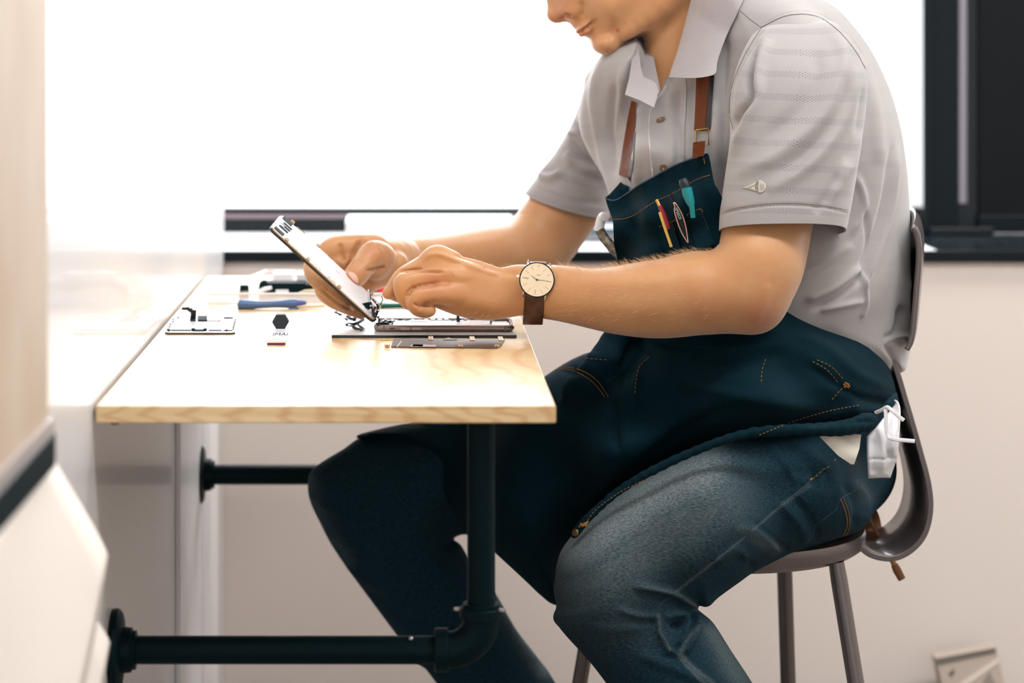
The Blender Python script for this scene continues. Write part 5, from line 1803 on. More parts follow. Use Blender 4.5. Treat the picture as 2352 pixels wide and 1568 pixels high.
def dbox(mb, s0, s1, t0, t1, h0, h1):
    c = D((s0 + s1) / 2, (t0 + t1) / 2, (h0 + h1) / 2)
    return mb.obox(c, u_ * (s1 - s0) / 2, w_v * (t1 - t0) / 2, n_v * (h1 - h0) / 2)


def rrect(x0, x1, y0, y1, r, n=6):
    pts = []
    for (cx, cy, a0) in ((x1 - r, y1 - r, 0), (x0 + r, y1 - r, 90), (x0 + r, y0 + r, 180), (x1 - r, y0 + r, 270)):
        for k in range(n + 1):
            a = math.radians(a0 + 90 * k / n)
            pts.append((cx + r * math.cos(a), cy + r * math.sin(a)))
    return pts


MB().prism([D(s, t, -.0016) for s, t in rrect(0, LU, 0, LW, .008)], n_v * .0028).build('glass', M_glassb, dsp, bevel=.0003)
MB().prism([D(s, t, .0012) for s, t in rrect(.0012, LU - .001, .0012, LW - .0012, .007)], n_v * .0010).build('display_frame', mat('tan_frame_edge', (204, 170, 132), .45), dsp)
MB().prism([D(s, t, .0022) for s, t in rrect(.021, LU - .006, .0022, LW - .0022, .001)], n_v * .0006).build('reflector_plate', M_led, dsp, bevel=.0002)
MB().prism([D(s, t, .0022) for s, t in rrect(.0016, .0208, .002, LW - .002, .006)], n_v * .0005).build('sensor_bracket', M_white_p, dsp)
for (s0, s1, t0, t1) in ((.0035, .0175, LW - .0150, LW - .0035), (.0035, .017, .0045, .0150), (.006, .019, .026, .031), (.0055, .0200, .037, .0415), (.008, .0205, .047, .052)):
    MB().prism([D(s, t, .0027) for s, t in rrect(s0, s1, t0, t1, .0018)], n_v * .0009).build('sensor_flex', M_blackp, dsp)
MB().ring(D(.0085, .034, .0034), n_v, .0022, .0006, 20, 6).build('sensor_ring', M_silver, dsp, smooth=True)
M_clip = mat('brass_clip', (196, 164, 128), .3, metal=.8)


def clip(f, far, wide):
    s = f * LU
    t0 = LW if far else 0
    sg = 1 if far else -1
    L = .0056 if wide else .0030
    mb = MB()
    nr = n_v * .0029
    if wide:
        e = [D(s - L, t0 - sg * .0004, .0024), D(s - L, t0 + sg * .0014, .0030), D(s + L, t0 + sg * .0014, .0030), D(s + L, t0 - sg * .0004, .0024)] if far else \
            [D(s - L, t0 + .0008, .0024), D(s - L, t0 + .0050, .0034), D(s + L, t0 + .0050, .0034), D(s + L, t0 + .0008, .0024)]
        mb.tube(e, .0004, 6)
        mb.tube([D(s, t0 + (0 if far else .001), .0028), D(s, t0 + (.0022 if far else .006), .0034)], .0005, 6)
    else:
        t1 = t0 + (sg * .0012 if far else .0036)
        mb.ring(D(s, t1, .0036), (n_v + w_v * (-.3)), .0019, .0008, 20, 8)
        mb.tube([D(s - .002, t0, .0022), D(s - .0018, t1, .0034)], .0005, 6)
        mb.tube([D(s + .002, t0, .0022), D(s + .0018, t1, .0034)], .0005, 6)
    mb.build('clip', M_clip, dsp, smooth=True)


for f, wd in ((.149, 0), (.249, 1), (.353, 0), (.437, 1), (.577, 1), (.65, 0)):
    clip(f, False, wd)
for f, wd in ((.10, 0), (.19, 1), (.355, 0), (.45, 1), (.88, 0)):
    clip(f, True, wd)
dbox(MB(), LU * .905, LU * .945, LW * .72, LW * .86, .0028, .0034).build('label_patch', M_chip, dsp)
dbox(MB(), LU * .36, LU * .375, LW * .55, LW * .57, .0028, .0030).build('mark', mat('grey_print', (120, 120, 128), .5), dsp)
dbox(MB(), LU * .56, LU * .60, LW * .62, LW * .68, .0028, .0030).build('mark', mat('pale_grey_print', (196, 196, 204), .5), dsp)
# flexes and connectors at the hinge end
mb = MB()
mb.prism([P(828, 698, 2.56), P(848, 693, 2.57), P(853, 694, 2.57), P(856, 704, 2.57), P(850, 718, 2.56), P(838, 710, 2.555)], (0, .0012, 0))
mb.build('flex_cable', M_blackp, dsp)
for (pts, r, m) in (([(847, 664, 2.572), (846, 690, 2.57), (851, 700, 2.568), (853, 704, 2.566)], .0011, M_silver), ([(851, 676, 2.57), (852, 694, 2.568), (855, 706, 2.566)], .0007, M_chip),
                    ([(852, 690, 2.566), (862, 702, 2.562), (868, 710, 2.56)], .0012, M_silver), ([(856, 694, 2.567), (866, 704, 2.562), (870, 716, 2.56)], .0013, M_chip),
                    ([(854, 704, 2.563), (857, 716, 2.56), (862, 735, 2.556)], .0016, M_chip), ([(850, 712, 2.562), (852, 722, 2.56), (858, 738, 2.556)], .0020, M_silver),
                    ([(866, 698, 2.562), (868, 706, 2.56), (864, 728, 2.556)], .0010, M_blackp), ([(876, 680, 2.545), (879, 688, 2.546), (874, 698, 2.55), (868, 708, 2.556), (866, 716, 2.558)], .0005, M_chip),
                    ([(888, 688, 2.548), (878, 700, 2.552), (870, 707, 2.558)], .00022, M_silver)):
    MB().tube([P(*p) for p in catmull(pts, 4)], r, 8, flat=((0, 1, 0), .5)).build('flex_cable', m, dsp, smooth=True)
for k in range(34):
    x = 850 + random.random() * 20
    y = 700 + random.random() * 34
    if x < 850 + (y - 700) * .1: continue
    c = P(x, y, 2.552 + random.random() * .012)
    s = .0006 + random.random() * .0010
    MB().obox(c, Vector((s, 0, s * random.uniform(-1, 1))), Vector((0, s, 0)), Vector((-s * random.uniform(-.5, 1), 0, s)) * .8).build('connector', random.choice([M_silver, M_chip, M_blackp, M_chip]), dsp)

# the white project mat
ZM = .7537
mp_ = [T(762, 776, .75), T(1187, 776, .75)]
near_l, near_r = mp_
far_l = Vector((-.1040, 2.752, .75)); far_r = Vector((.094, 2.752, .75))
mat_t = thing('project_mat', 'white magnetic project mat with dark edge lying under the opened phone', 'mat', ((near_l.x + near_r.x) / 2, 2.63, .75))
mo = [Vector((p.x, p.y, .7500)) for p in (near_l, near_r, far_r, far_l)]
MB().prism(mo, (0, 0, .0031)).build('base', M_glassb, mat_t, bevel=.0006)
M_mat = mat('white_gloss_mat', (236, 234, 236), .18, coat=.5)
mi = [Vector((p.x * .993, p.y + (.0006 if p.y < 2.6 else -.0006), .7531)) for p in mo]
MB().prism(mi, (0, 0, .0006)).build('surface', M_mat, mat_t)
M_line = mat('grey_print_line', (120, 112, 112), .5)


def mat_xy(a, b):
    p = near_l.lerp(near_r, a).lerp(far_l.lerp(far_r, a), b)
    return Vector((p.x, p.y, ZM + .00012))


for a in (.262, .52, .77):
    p, q = mat_xy(a, .004), mat_xy(a, .99)
    MB().obox((p + q) / 2, (q - p) / 2, Vector((.00022, 0, 0)), Vector((0, 0, .00008))).build('grid_line', M_line, mat_t)
for b in (.33, .66):
    p, q = mat_xy(.004, b), mat_xy(.995, b)
    MB().obox((p + q) / 2, (q - p) / 2, Vector((0, .00022, 0)), Vector((0, 0, .00008))).build('grid_line', M_line, mat_t)

# the opened phone lying on the mat
ph = thing('smartphone_body', 'grey metal phone housing lying open on the white mat', 'phone', (.037, 2.58, ZM))
X0, X1, Y0, Y1 = -.0394, .1149, 2.546, 2.618
ZB = ZM + .0001
loop = rrect(X0 + .0036, X1 - .0036, Y0 + .0036, Y1 - .0036, .0075, 8)
V, F = [], []
ns = 14
mL = len(loop)
for i, (x, y) in enumerate(loop):
    xa, ya = loop[i - 1]; xb, yb = loop[(i + 1) % mL]
    t = Vector((xb - xa, yb - ya, 0)).normalized()
    o = Vector((t.y, -t.x, 0))
    for k in range(ns):
        a = 2 * math.pi * k / ns
        ca, sa = math.cos(a), math.sin(a)
        rr = .0036 if ca > 0 else .0008
        V.append(Vector((x, y, ZB + .0036)) + o * ca * rr + Vector((0, 0, sa * (.0036))))
for i in range(mL):
    i2 = (i + 1) % mL
    for k in range(ns):
        k2 = (k + 1) % ns
        F.append([i * ns + k, i2 * ns + k, i2 * ns + k2, i * ns + k2])
mk('metal_frame', V, F, M_alu, ph, True, auto=70)
MB().prism([Vector((x, y, ZB + .0002)) for x, y in rrect(X0 + .004, X1 - .004, Y0 + .004, Y1 - .004, .007)], (0, 0, .0034)).build('back_plate', M_chip, ph)
zt = ZB + .0036
def pbox(name, x0, x1, y0, y1, h, m, parent=None, bev=.0002, z0=None):
    return MB().box((x0, y0, z0 or zt), (x1, y1, (z0 or zt) + h)).build(name, m, parent or ph, bevel=bev)
bat = pbox('battery', -.018, .088, Y0 + .005, Y0 + .034, .0030, M_led)
pbox('midplate', -.016, .089, Y0 + .036, Y0 + .050, .0026, M_led)
lb = pbox('logic_board', -.030, .092, Y0 + .051, Y1 - .006, .0022, M_chip)
for k in range(16):
    x = -.028 + k * .0074
    w = .002 + random.random() * .0035
    pbox('chip', x, x + w, Y0 + .053 + random.random() * .003, Y0 + .058 + random.random() * .006, .0012, random.choice([M_silver, M_chip, M_alu, M_blackp]), lb, 0, zt + .0022)
pbox('shield_cover', .001, .022, Y0 + .037, Y0 + .050, .0010, M_white_p, None, .0003, zt + .0026)
for (x0, x1) in ((.052, .060), (.064, .086)):
    pbox('shield_cover', x0, x1, Y0 + .038, Y0 + .048, .0008, M_silver, None, .0003, zt + .0026)
for k in range(16):
    x = X0 + .006 + random.random() * .016
    y = Y0 + .006 + random.random() * .040
    s = .0010 + random.random() * .002
    pbox('connector', x, x + s, y, y + s * 1.4, .0018 + random.random() * .0022, random.choice([M_silver, M_chip, M_blackp, M_silver]), None, 0)
spk = pbox('speaker_module', .0905, .1095, Y0 + .006, Y0 + .030, .0030, M_white_p)
pbox('vibration_motor', .0915, .108, Y0 + .036, Y0 + .046, .0028, M_silver)
pbox('charge_port_flex', .094, .107, Y0 + .049, Y0 + .053, .0034, M_blackp)
for k in range(5):
    pbox('screw_boss', .095 + .003 * k, .0966 + .003 * k, Y0 + .056 + .001 * k, Y0 + .0575 + .001 * k, .0030, M_chip, None, 0)
MB().cyl((X0 + .002, Y0 + .012, zt + .0030), (X0 + .016, Y0 + .012, zt + .0030), .0018, 14).build('hinge_flex', M_blackp, ph, bevel=.0003)
V = MB().prism([P(1048, 724, 2.59), P(1055.5, 724, 2.59), P(1057, 742, 2.58), P(1049, 742, 2.58)], (0, .0004, 0)).build('pull_tab', M_blackp, ph)
# buttons on the near side
xs_ = lambda px: (px - CX) * Y0 / FP
for (a, b, r) in ((919.5, 942.5, .0017), (946.5, 969, .0017)):
    MB().prism([Vector((x, Y0 - .0003, z)) for x, z in rrect(xs_(a), xs_(b), ZB + .0020, ZB + .0050, .0014)], (0, .0010, 0)).build('volume_button', mat('button_metal', (176, 158, 150), .3, metal=.8), ph, bevel=.0003)
MB().prism([Vector((x, Y0 - .0001, z)) for x, z in rrect(xs_(895), xs_(907), ZB + .0028, ZB + .0046, .0005)], (0, .0008, 0)).build('mute_switch', mat('switch_brown', (96, 70, 62), .5), ph)
for px in (881.5, 1160):
    MB().box((xs_(px) - .0009, Y0 - .00008, ZB + .0006), (xs_(px) + .0009, Y0 + .003, ZB + .0066)).build('antenna_band', mat('band_grey', (110, 104, 98), .5), ph, bevel=.0004)

# loose parts on the mat
M_flexgrey = mat('grey_flex', (62, 62, 64), .6, spec=.15)


def loose(name, label, cat, mats_pts, group=None, z=ZM + .0002):
    o = None
    for i, (pts, w, hgt, m) in enumerate(mats_pts):
        c = [T(x, y, z) for x, y in pts]
        mb = MB()
        cc = catmull([tuple(p) for p in c], 4)
        mb.tube([Vector(p) + Vector((0, 0, hgt * .6)) for p in cc], w, 6, flat=((0, 0, 1), min(1, hgt / w)))
        if i == 0:
            o = mb.build(name, m, None)
            tag(o, label, cat, group)
        else:
            mb.build('connector', m, o)
    return o


loose('flex_cable', 'short straight black flex cable with bolt shaped ends at the left of the mat', 'cable', [([(768, 717), (774, 716.5)], .0014, .001, M_blackp), ([(771, 717), (777, 720), (785, 723)], .0011, .0009, M_blackp), ([(778, 723), (782, 722.5)], .0009, .001, M_flexgrey)])
loose('flex_cable', 'curled black flex cable in the middle of the mat beside the fingertips', 'cable', [([(797, 728), (801, 727), (804, 731), (810, 733), (816, 730), (819, 725), (817, 722)], .0020, .0012, M_blackp), ([(811, 721), (823, 723)], .0010, .0016, M_blackp), ([(811, 736), (818, 735.5)], .0008, .0008, M_blackp), ([(792, 731), (798, 735)], .0010, .0008, M_flexgrey), ([(824, 730), (830, 731)], .0012, .0008, M_silver)])
loose('flex_cable', 'hook shaped black flex cable nearest the hinge of the held display', 'cable', [([(831, 722), (832, 729), (835, 733), (829, 737), (822, 741), (815, 744), (808, 745), (800, 744)], .0017, .0012, M_blackp), ([(796, 742), (806, 748)], .0022, .0006, M_silver), ([(795, 746), (802, 744)], .0014, .0010, M_flexgrey)])
loose('flex_cable', 'thin grey flex cable nearest the front edge of the mat', 'cable', [([(811, 750), (818, 754), (824, 756)], .0020, .0006, M_flexgrey), ([(822, 745), (829, 750), (833, 754), (829, 760)], .0007, .0008, M_flexgrey), ([(828, 758), (834, 753)], .0011, .0008, M_flexgrey)])
scw = [(892, 718), (917, 714), (934, 725), (877, 727), (873, 721), (1018, 722.5), (923, 721)]
for k, (x, y) in enumerate(scw):
    c = T(x, y, ZM + .0001)
    o = MB().lathe(c, (0, 0, 1), [(0, .0005), (.0012, .0005), (.0013, .0010), (.0019, .0009), (.0020, .0004)], 12).build('screw', M_chip, None, smooth=True)
    rk = sorted(range(len(scw)), key=lambda q: scw[q][0]).index(k)
    tag(o, 'tiny dark screw on the white mat behind the phone, ' + ['leftmost', 'second from left', 'third from left', 'middle one', 'third from right', 'second from right', 'rightmost'][rk] + ' of the seven', 'screw', 'tiny screws on the mat behind the phone')
for (x, y, ln) in ((1094, 729.5, .0035), (1131, 730, .009)):
    c = T(x, y - 1, ZM + .0001)
    o = MB().box((c.x - ln, c.y - .001, c.z), (c.x + ln, c.y + .001, c.z + .0016)).build('metal_bracket', M_chip, None, bevel=.0003)
    tag(o, 'short dark bracket on the mat under the heel of the hand' if ln < .005 else 'longer dark bracket on the mat under the heel of the hand', 'bracket')

# shield plate in front of the mat
sp = thing('shield_plate', 'brown metal display shield plate with small clips lying in front of the mat', 'plate', T(1020, 790))
z0 = .7504
q1, q2, q3, q4 = T(898, 798), T(1148, 801), T(1160, 781.5), T(905, 779)
for q in (q1, q2, q3, q4): q.z = z0
M_shield = mat('bronze_shield_metal', (92, 76, 72), .45, metal=.25, bump=(400, .08, .0004))
q2b, q2c = T(1142, 801), T(1150, 797); q2b.z = q2c.z = z0
MB().prism([q1, q2b, q2c, q3, q4], (0, 0, .0009)).build('plate', M_shield, sp, bevel=.0002)
for (x, y) in ((989.5, 780), (1084.5, 781), (1150, 781.5)):
    c = T(x, y); c.z = z0 + .0011
    cl_ = MB().prism([c + Vector((a, b, 0)) for a, b in rrect(-.0026, .0026, -.016, .016, .0012)], (0, 0, .0007)).build('clip', M_clip, sp)
    for b in (-.007, .007):
        MB().cyl(c + Vector((0, b, .0007)), c + Vector((0, b, .0009)), .0007, 10).build('clip_hole', M_chip, cl_)
for (x, y) in ((889.5, 797), (1057.5, 798), (1141, 798)):
    c = T(x, y); c.z = z0 + .0009
    cl_ = MB().box((c.x - .0028, c.y - .004, z0), (c.x + .0028, c.y + .003, z0 + .0030)).build('clip', M_clip, sp, bevel=.0007)
    MB().cyl((c.x, c.y - .0042, z0 + .0018), (c.x, c.y - .0039, z0 + .0018), .0005, 10).build('clip_hole', M_chip, cl_)
MB().prism([T(941, 796, .7514), T(1000, 796.5, .7514), T(1003, 792, .7514), T(947, 791, .7514)], (0, 0, .0002)).build('sticker', mat('lilac_sticker', (150, 134, 136), .3, metal=.3), sp)
a5, b5 = T(912, 796, .7514), T(922, 783, .7514)
MB().tube([a5, b5], .0004, 6).build('score_line', M_white_p, sp)
MB().prism([T(x, y, .7514) for x, y in ((946, 795), (950, 790), (958, 787.5), (966, 788), (972, 792), (970, 796))], (0, 0, .0002)).build('opening', M_chip, sp)
MB().tube([P(*p) for p in catmull([(878, 781.5, 2.50), (884, 780, 2.502), (900, 779.5, 2.505), (920, 779, 2.51)], 4)], .0009, 8).build('flex_tail', M_gold2, sp, smooth=True)
MB().ring(P(878, 782, 2.50), (0, -.4, 1), .0014, .0006, 16, 6).build('ring_contact', M_gold2, sp, smooth=True)
MB().prism([T(1018, 781.5, .7514), T(1030, 777, .7514), T(1036, 779.5, .7514), T(1050, 781.5, .7514)], (0, 0, .0012)).build('torn_foil', M_silver, sp)

# second display on the left of the bench
d2 = thing('spare_display', 'spare phone display lying white side up on the left of the bench', 'phone screen', T(460, 750))
a1, a2, a3, a4 = T(378, 768), T(540, 768), T(549, 730), T(402, 728)
def lp(a, b):
    p = a1.lerp(a2, a).lerp(a4.lerp(a3, a), b)
    return p
def d2prism(name, s0, s1, t0, t1, z, h, m, r=.02, par=None):
    return MB().prism([Vector((lp(a, b).x, lp(a, b).y, z)) for a, b in ((s0 + r, t0), (s1 - r, t0), (s1, t0 + r * .6), (s1, t1 - r * .6), (s1 - r, t1), (s0 + r, t1), (s0, t1 - r * .6), (s0, t0 + r * .6))], (0, 0, h)).build(name, m, par or d2, bevel=.0002)
d2prism('glass', 0, 1, 0, 1, .7502, .0013, M_glassb, .05)
d2prism('display_frame', .004, .996, .004, .996, .7515, .0010, M_white_p, .05)
d2prism('reflector_plate', .06, .90, .12, .93, .7525, .0006, M_led, .01)
for (s0, s1) in ((.02, .07), (.08, .36), (.62, .80), (.83, .95)):
    d2prism('edge_flex', s0, s1, .075, .105, .7525, .0007, M_blackp, .002)
d2prism('button_flex', .40, .56, .055, .11, .7525, .0012, M_blackp, .004)
for s in (.395, .565):
    c = lp(s, .09)
    MB().box((c.x - .0018, c.y - .003, .7525), (c.x + .0018, c.y + .003, .7548)).build('contact', M_blackp, d2, bevel=.0004)
for s in (.055, .875):
    c = lp(s, .07)
    MB().box((c.x - .0006, c.y - .004, .7525), (c.x + .0006, c.y + .004, .7542)).build('tab', M_blackp, d2)
for (side, n_) in ((.025, 5), (.96, 9)):
    for k in range(n_):
        c = lp(side + .008 * math.sin(k * 9), .15 + .7 * k / n_)
        MB().box((c.x - .0006, c.y - .0045, .7525), (c.x + .0006, c.y + .0045, .7533)).build('edge_clip', M_flexgrey, d2)
for (x0, x1, y0, y1, m, h_) in ((436.5, 449, 737.5, 728, M_blackp, .0012), (454, 476, 737.5, 728, M_blackp, .0016), (476, 504, 737.5, 727, mat('clear_flex', (206, 200, 196), .2, coat=.5), .0010), (503, 506, 737.5, 726, M_gold2, .0018), (514, 535.5, 731, 729.6, M_blackp, .0010), (407.5, 410.5, 731, 729, M_blackp, .0014)):
    MB().prism([T(x0, y0, .7532), T(x1, y0, .7532), T(x1, y1, .7532), T(x0, y1, .7532)], (0, 0, h_)).build('flex_connector', m, d2)
fx = [(438.5, 738), (450, 738), (450, 730), (451, 712), (442.5, 711.5), (442, 708), (435, 707.5), (434.5, 705), (417.5, 706), (417.5, 711.5), (430, 712), (434, 716), (438, 718), (438, 730)]
cF = [P(x, y, 2.67 - .0006 * (738 - y)) for x, y in fx]
MB().prism(cF, (0, .0004, 0)).build('standing_flex', M_flexgrey, d2)
MB().prism([P(x, y, 2.652) for x, y in ((417.5, 710), (435, 707.5), (435, 706), (417.5, 707.5))], (0, -.0006, 0)).build('flex_connector', M_blackp, d2)

# clear case with printed label and black hexagonal cap
hx = thing('bit_case', 'small clear bit case with printed label and black hexagonal cap', 'case', T(636, 775))
M_whitel = mat('white_label', (244, 242, 246), .4)
ya, yb = T(0, 792).y, 2.556
xa, xb = T(614, 790).x, T(656, 790).x
MB().prism([Vector((x, ya, z)) for x, z in rrect(xa, xb, .7506, .7546, .0014)], (0, yb - ya, 0)).build('body', mat('white_translucent_plastic', (240, 238, 244), .2, coat=.5), hx, bevel=.0006)
MB().box((xa + .0006, ya + .007, .75462), (xb - .0006, yb - .004, .7549)).build('label', M_whitel, hx)
MB().prism([Vector((x, ya - .0006, z)) for x, z in rrect(xa - .0008, xb + .0008, .7522, .7549, .0010)], (0, .006, 0)).build('lid', M_whitel, hx, bevel=.0004)
MB().prism([Vector((x, ya - .0002, z)) for x, z in rrect(xa, xb, .7501, .7521, .0006)], (0, .006, 0)).build('foot', mat('plum_plastic', (96, 40, 84), .35), hx)
MB().box((xa + .0005, ya + .0055, .7546), (xb - .0005, ya + .0085, .7551)).build('printed_line', mat('orange_print', (206, 150, 110), .5), hx)
text('IMAI', .0088, Vector(((xa + xb) / 2 + .0018, (ya + yb) / 2 + .004, .75495)), (1, 0, 0), (0, 1, 0), mat('grey_print_ink', (30, 26, 34), .7, spec=.05), 'lettering', hx, ysc=4.2)
hc = P(644, 742.5, yb + .0005)
MB().box((hc.x - .006, yb - .001, .7502), (hc.x + .006, yb + .010, .7556)).build('cap_neck', M_whitel, hx, bevel=.001)
hp = [hc + Vector((.0094 * math.cos(a), 0, .0092 * math.sin(a))) for a in [math.radians(60 * k) for k in range(6)]]
lowz = min(p.z for p in hp)
hp = [p + Vector((0, 0, .7552 - lowz)) for p in hp]
MB().prism(hp, (0, .012, 0)).build('hex_cap', mat('black_rubber', (34, 44, 50), .6, bump=(900, .3, .0004)), hx, bevel=.0010)

# blue pry tool
pt = thing('pry_tool', 'blue plastic handled tool with white tip lying before the clear tray', 'tool', T(640, 705))
Yt = 2.79
def tl(x, y, yy=Yt): return P(x, y, yy)
MB().tube([tl(*p[:2], Yt + p[2]) for p in catmull([(547, 697, 0), (552, 698, 0), (570, 699.5, .002), (600, 699.5, .003), (640, 698, .004), (665, 697, .005), (681, 697, .006)], 4)], [float(v) for v in catmull([[.0035], [.0056], [.0058], [.0044], [.0044], [.0056], [.0060]], 4)[:, 0]], 18).build('handle', mat('blue_plastic', (70, 104, 152), .35, coat=.3), pt, smooth=True)
MB().tube([tl(680, 696, Yt + .006), tl(694, 695, Yt + .006), tl(704, 694.5, Yt + .006)], [.0042, .0036, .0020], 16).build('collar', mat('violet_blue_plastic', (84, 98, 164), .35), pt, smooth=True)
MB().tube([tl(681, 703, Yt + .006), tl(720, 702, Yt + .007), tl(746, 701, Yt + .008)], [.0028, .0026, .0022], 12).build('shaft', mat('cream_plastic', (236, 226, 212), .4), pt, smooth=True)
for x in (558, 675):
    MB().obox(tl(x, 709, Yt + .004) + Vector((0, 0, .0004)), (.006, 0, 0), (0, .004, 0), (0, 0, .0016)).build('grip_foot', bpy.data.materials['blue_plastic'], pt, bevel=.0008)

# clear organiser tray with small parts
tr = thing('organiser_tray', 'clear plastic organiser tray near the window end of the bench', 'tray', (-.15, 2.98, .75))
M_tray = mat('clear_tray_plastic', (246, 248, 252), .08, alpha=.35)
NL, NR, FL, FR = T(478, 698), Vector((.01, T(0, 698).y, .75)), Vector((-.192, 3.13, .75)), Vector((.03, 3.13, .75))
H = .0125
MB().prism([NL, NR, FR, FL], (0, 0, .0015)).build('floor_panel', M_tray, tr)
def wall(a, b, h, name='side_wall', t=.0016):
    d = (b - a).normalized(); nn = Vector((-d.y, d.x, 0)) * t
    return MB().prism([a, b, b + nn, a + nn], (0, 0, h)).build(name, M_tray, tr, bevel=.0004)
wall(NL, NR, H); wall(FL, FR, H); wall(NL, FL, H); wall(NR, FR, H)
lip = mat('frosted_rim', (240, 242, 246), .3)
MB().tube([NL + Vector((0, 0, H)), FL + Vector((0, 0, H)), FR + Vector((0, 0, H)), NR + Vector((0, 0, H)), NL + Vector((0, 0, H))], .0013, 8).build('rim', lip, tr, smooth=True)
def put(name, label, cat, pts_m, group=None):
    root = None
    for i, (mb, n2, m, kw) in enumerate(pts_m):
        if i == 0:
            root = mb.build(name, m, None, **kw); tag(root, label, cat, group)
        else:
            mb.build(n2, m, root, **kw)
    return root
ZT = .7516
c = P(607, 660, 2.95)
put('suction_cup', 'round black suction cup lying in the clear tray', 'suction cup', [(MB().lathe((c.x, 2.95, ZT), (0, -.15, 1), [(0, .0072), (.004, .0074), (.009, .0070), (.014, .0058), (.0165, .0034), (.017, .001)], 28), '', M_blackp, dict(smooth=True))])
xa_, xb_ = P(612, 0, 2.93).x, P(700, 0, 2.93).x
put('black_box', 'black plastic box with a white square label in the clear tray', 'box', [(MB().box((xa_, 2.93, ZT), (xb_, 2.965, ZT + .0150)), '', M_blackp, dict(bevel=.001)),
    (MB().prism([Vector((x, 2.9292, z)) for x, z in rrect(P(633, 0, 2.93).x, P(663, 0, 2.93).x, ZT + .0012, ZT + .0070, .001)], (0, .0006, 0)), 'label', M_white_p, {})])
xa_, xb_ = P(679, 0, 2.945).x, P(725, 0, 2.945).x
put('white_charger', 'white cube plug beside the black box in the clear tray', 'adapter', [(MB().box((xa_, 2.967, ZT), (xb_, 3.0, ZT + .0235)), '', M_white_p, dict(bevel=.003))])
put('black_case', 'black case behind the far hand in the clear tray', 'case', [(MB().box((P(700, 0, 2.93).x + .001, 2.93, ZT), (P(760, 0, 2.93).x, 2.964, ZT + .013)), '', M_blackp, dict(bevel=.001))])
put('white_adapter', 'low white adapter behind the black box in the clear tray', 'adapter', [(MB().box((P(625, 0, 3.0).x, 3.005, ZT), (P(676, 0, 3.0).x, 3.04, ZT + .020)), '', M_white_p, dict(bevel=.003))])
put('white_cable', 'thick white cable end crossing the suction cup in the clear tray', 'cable', [(MB().tube([P(582, 674, 2.90), P(596, 670, 2.90), P(608, 664, 2.90), P(624, 660, 2.90)], [.0022, .0028, .0030, .0022], 12), '', M_white_p, dict(smooth=True))])
c = P(561, 680, 2.89)
put('hex_bit_case', 'small hexagonal black capped case at the left end of the clear tray', 'case', [(MB().lathe((c.x, 2.89, ZT), (0, 0, 1), [(0, .0070), (.010, .0070), (.0102, .0064)], 6), '', mat('taupe_plastic', (150, 136, 130), .5), {}), (MB().lathe((c.x, 2.89, ZT + .0102), (0, 0, 1), [(0, .0066), (.006, .0060), (.0066, .005)], 6), 'cap', M_blackp, {})])
put('steel_tweezers', 'pale steel tweezers resting at the front right of the clear tray', 'tweezers', [(MB().tube([P(682, 674, 2.885), P(700, 670, 2.885), P(730, 669, 2.885), P(752, 671, 2.885)], [.0008, .0024, .0030, .0026], 12), '', mat('beige_steel', (200, 184, 150), .35, metal=.5), dict(smooth=True))])
# teal handled tool and other things behind the hands
tt = thing('teal_tool', 'teal plastic handled tool lying behind the opened phone', 'tool', T(910, 708))
M_teal = mat('teal_green_plastic', (0, 116, 104), .35)
MB().tube([P(864, 703, 2.80), P(871, 702, 2.80), P(880, 702, 2.80), P(920, 702, 2.80), P(985, 703, 2.80)], [.0034, .0046, .0030, .0028, .0028], 16).build('handle', M_teal, tt, smooth=True)
c = P(876, 667, 2.93)
put('red_knob', 'small red knob on a dark stand between the two hands', 'knob', [(MB().cyl((c.x - .004, 2.93, .75), (c.x - .004, 2.93, .7535), .009, 24), '', M_blackp, {}), (MB().cyl((c.x, 2.93, .7535), (c.x, 2.93, c.z + .0062), .0052, 20), 'cap', mat('red_plastic', (222, 42, 40), .4), dict(bevel=.001)), (MB().ball(P(861, 664, 2.93), .0028), 'tip', M_white_p, dict(smooth=True))])
put('dark_tin', 'low dark tin next to the red knob between the hands', 'tin', [(MB().cyl((P(856, 0, 2.97).x, 2.965, .75), (P(856, 0, 2.97).x, 2.965, .758), .008, 28), '', M_chip, dict(bevel=.001))])
c1, c2_ = T(866, 690), T(962, 690)
put('white_card', 'flat white card with a grey print between the phone and the tools', 'card', [(MB().box((c1.x, 2.845, .75), (c2_.x, 2.93, .7512)), '', M_whitel, {}), (MB().box((P(856, 0, 2.87).x, 2.866, .7512), (P(863, 0, 2.87).x, 2.876, .7514)), 'printed_patch', mat('grey_patch', (176, 172, 176), .5), {})])

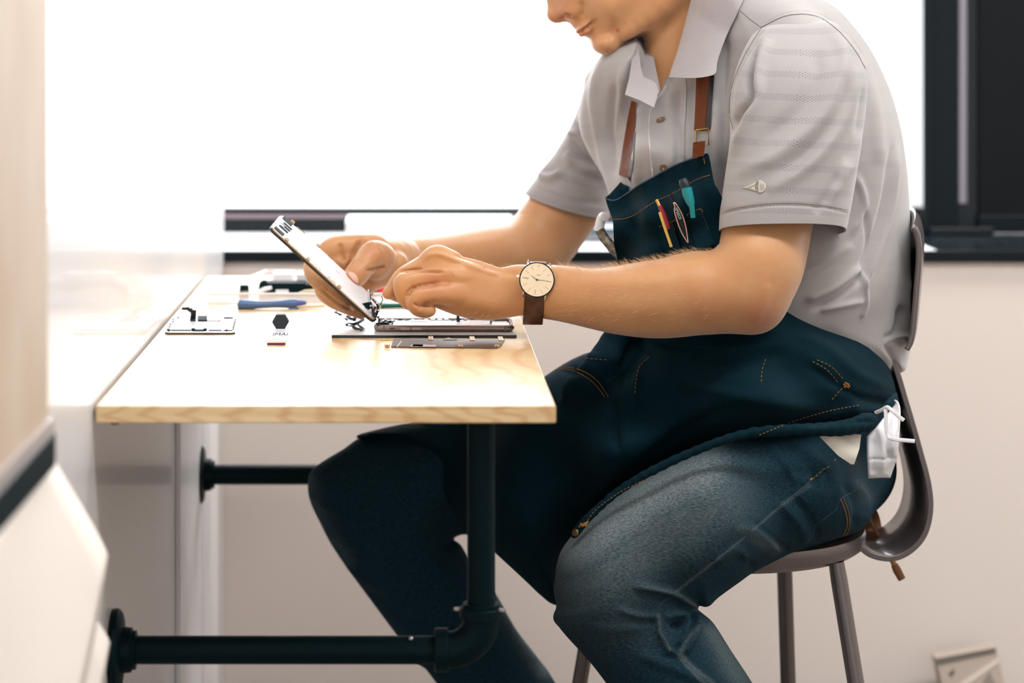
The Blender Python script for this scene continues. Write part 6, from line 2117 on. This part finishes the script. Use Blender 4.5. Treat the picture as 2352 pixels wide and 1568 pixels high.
# things on the window sill
sb = thing('storage_box', 'white translucent storage box standing on the window sill', 'box', P(980, 565, 3.62))
xa_, xb_ = P(790, 0, 3.62).x, P(1180, 0, 3.62).x
M_stor = mat('milky_plastic', (244, 246, 248), .3, alpha=.85, coat=.3)
MB().prism([Vector((x, 3.60, z)) for x, z in [(xa_, ZS + .0012), (xb_, ZS + .0012), (xb_, ZS + .034), (xb_ - .003, ZS + .0375), (xa_ + .009, ZS + .0375), (xa_ + .004, ZS + .034)]], (0, .13, 0)).build('body', M_stor, sb, bevel=.002)
MB().prism([Vector((x, 3.598, z)) for x, z in rrect(xa_ + .003, xb_, ZS + .0335, ZS + .0385, .0015)], (0, .134, 0)).build('lid', M_stor, sb, bevel=.001)
MB().box((P(796, 0, 3.6).x, 3.5985, ZS + .008), (P(838, 0, 3.6).x, 3.60, ZS + .011)).build('label', mat('pale_mint', (200, 226, 220), .5), sb)
MB().box((P(1026, 0, 3.6).x, 3.597, ZS + .012), (P(1038, 0, 3.6).x, 3.60, ZS + .018)).build('latch', M_flexgrey, sb, bevel=.001)
gt = thing('grey_tray', 'grey parts tray on the window sill behind the apron', 'tray', P(1390, 556, 3.72))
MB().box((P(1335, 0, 3.7).x, 3.68, ZS + .0012), (P(1470, 0, 3.7).x, 3.80, ZS + .016)).build('tray_body', mat('steel_grey_plastic', (122, 128, 136), .4), gt, bevel=.003)
MB().box((P(1332, 0, 3.7).x, 3.676, ZS + .016), (P(1474, 0, 3.7).x, 3.804, ZS + .021)).build('tray_rim', mat('dark_teal_plastic', (46, 70, 80), .4), gt, bevel=.001)

# package leaning on the back wall
pk = thing('printed_package', 'grey printed package leaning against the beige wall near the floor', 'package', (.85, 3.45, 0))
Q = [P(2149, 1512, 3.44), P(2289, 1486, 3.44), P(2352, 1750, 3.40), P(2206, 1778, 3.40)]
Q[2].z = .004; Q[3].z = .004
MB().prism(Q, (0, .03, 0)).build('cover', mat('grey_card', (182, 168, 156), .7), pk, bevel=.002)
def qp(a, b, dy=-.0008):
    p = Q[0].lerp(Q[1], a).lerp(Q[3].lerp(Q[2], a), b); return p + Vector((0, dy, 0))
MB().prism([qp(.0, .0), qp(.98, .0), qp(.97, .035), qp(.01, .05)], (0, -.001, 0)).build('dark_band', mat('dark_print', (104, 98, 94), .7), pk)
MB().prism([qp(.05, .30), qp(.98, .08), qp(.98, .12), qp(.05, .36)], (0, -.001, 0)).build('pale_band', mat('pale_print', (214, 204, 194), .7), pk)
MB().prism([qp(.16, .14), qp(.26, .11), qp(.24, .15), qp(.17, .17)], (0, -.001, 0)).build('dark_mark', bpy.data.materials['dark_print'], pk)
MB().prism([qp(.40, .40), qp(.80, .18), qp(.92, .42), qp(.5, .50)], (0, -.001, 0)).build('dark_mark', mat('mid_print', (140, 130, 122), .7), pk)
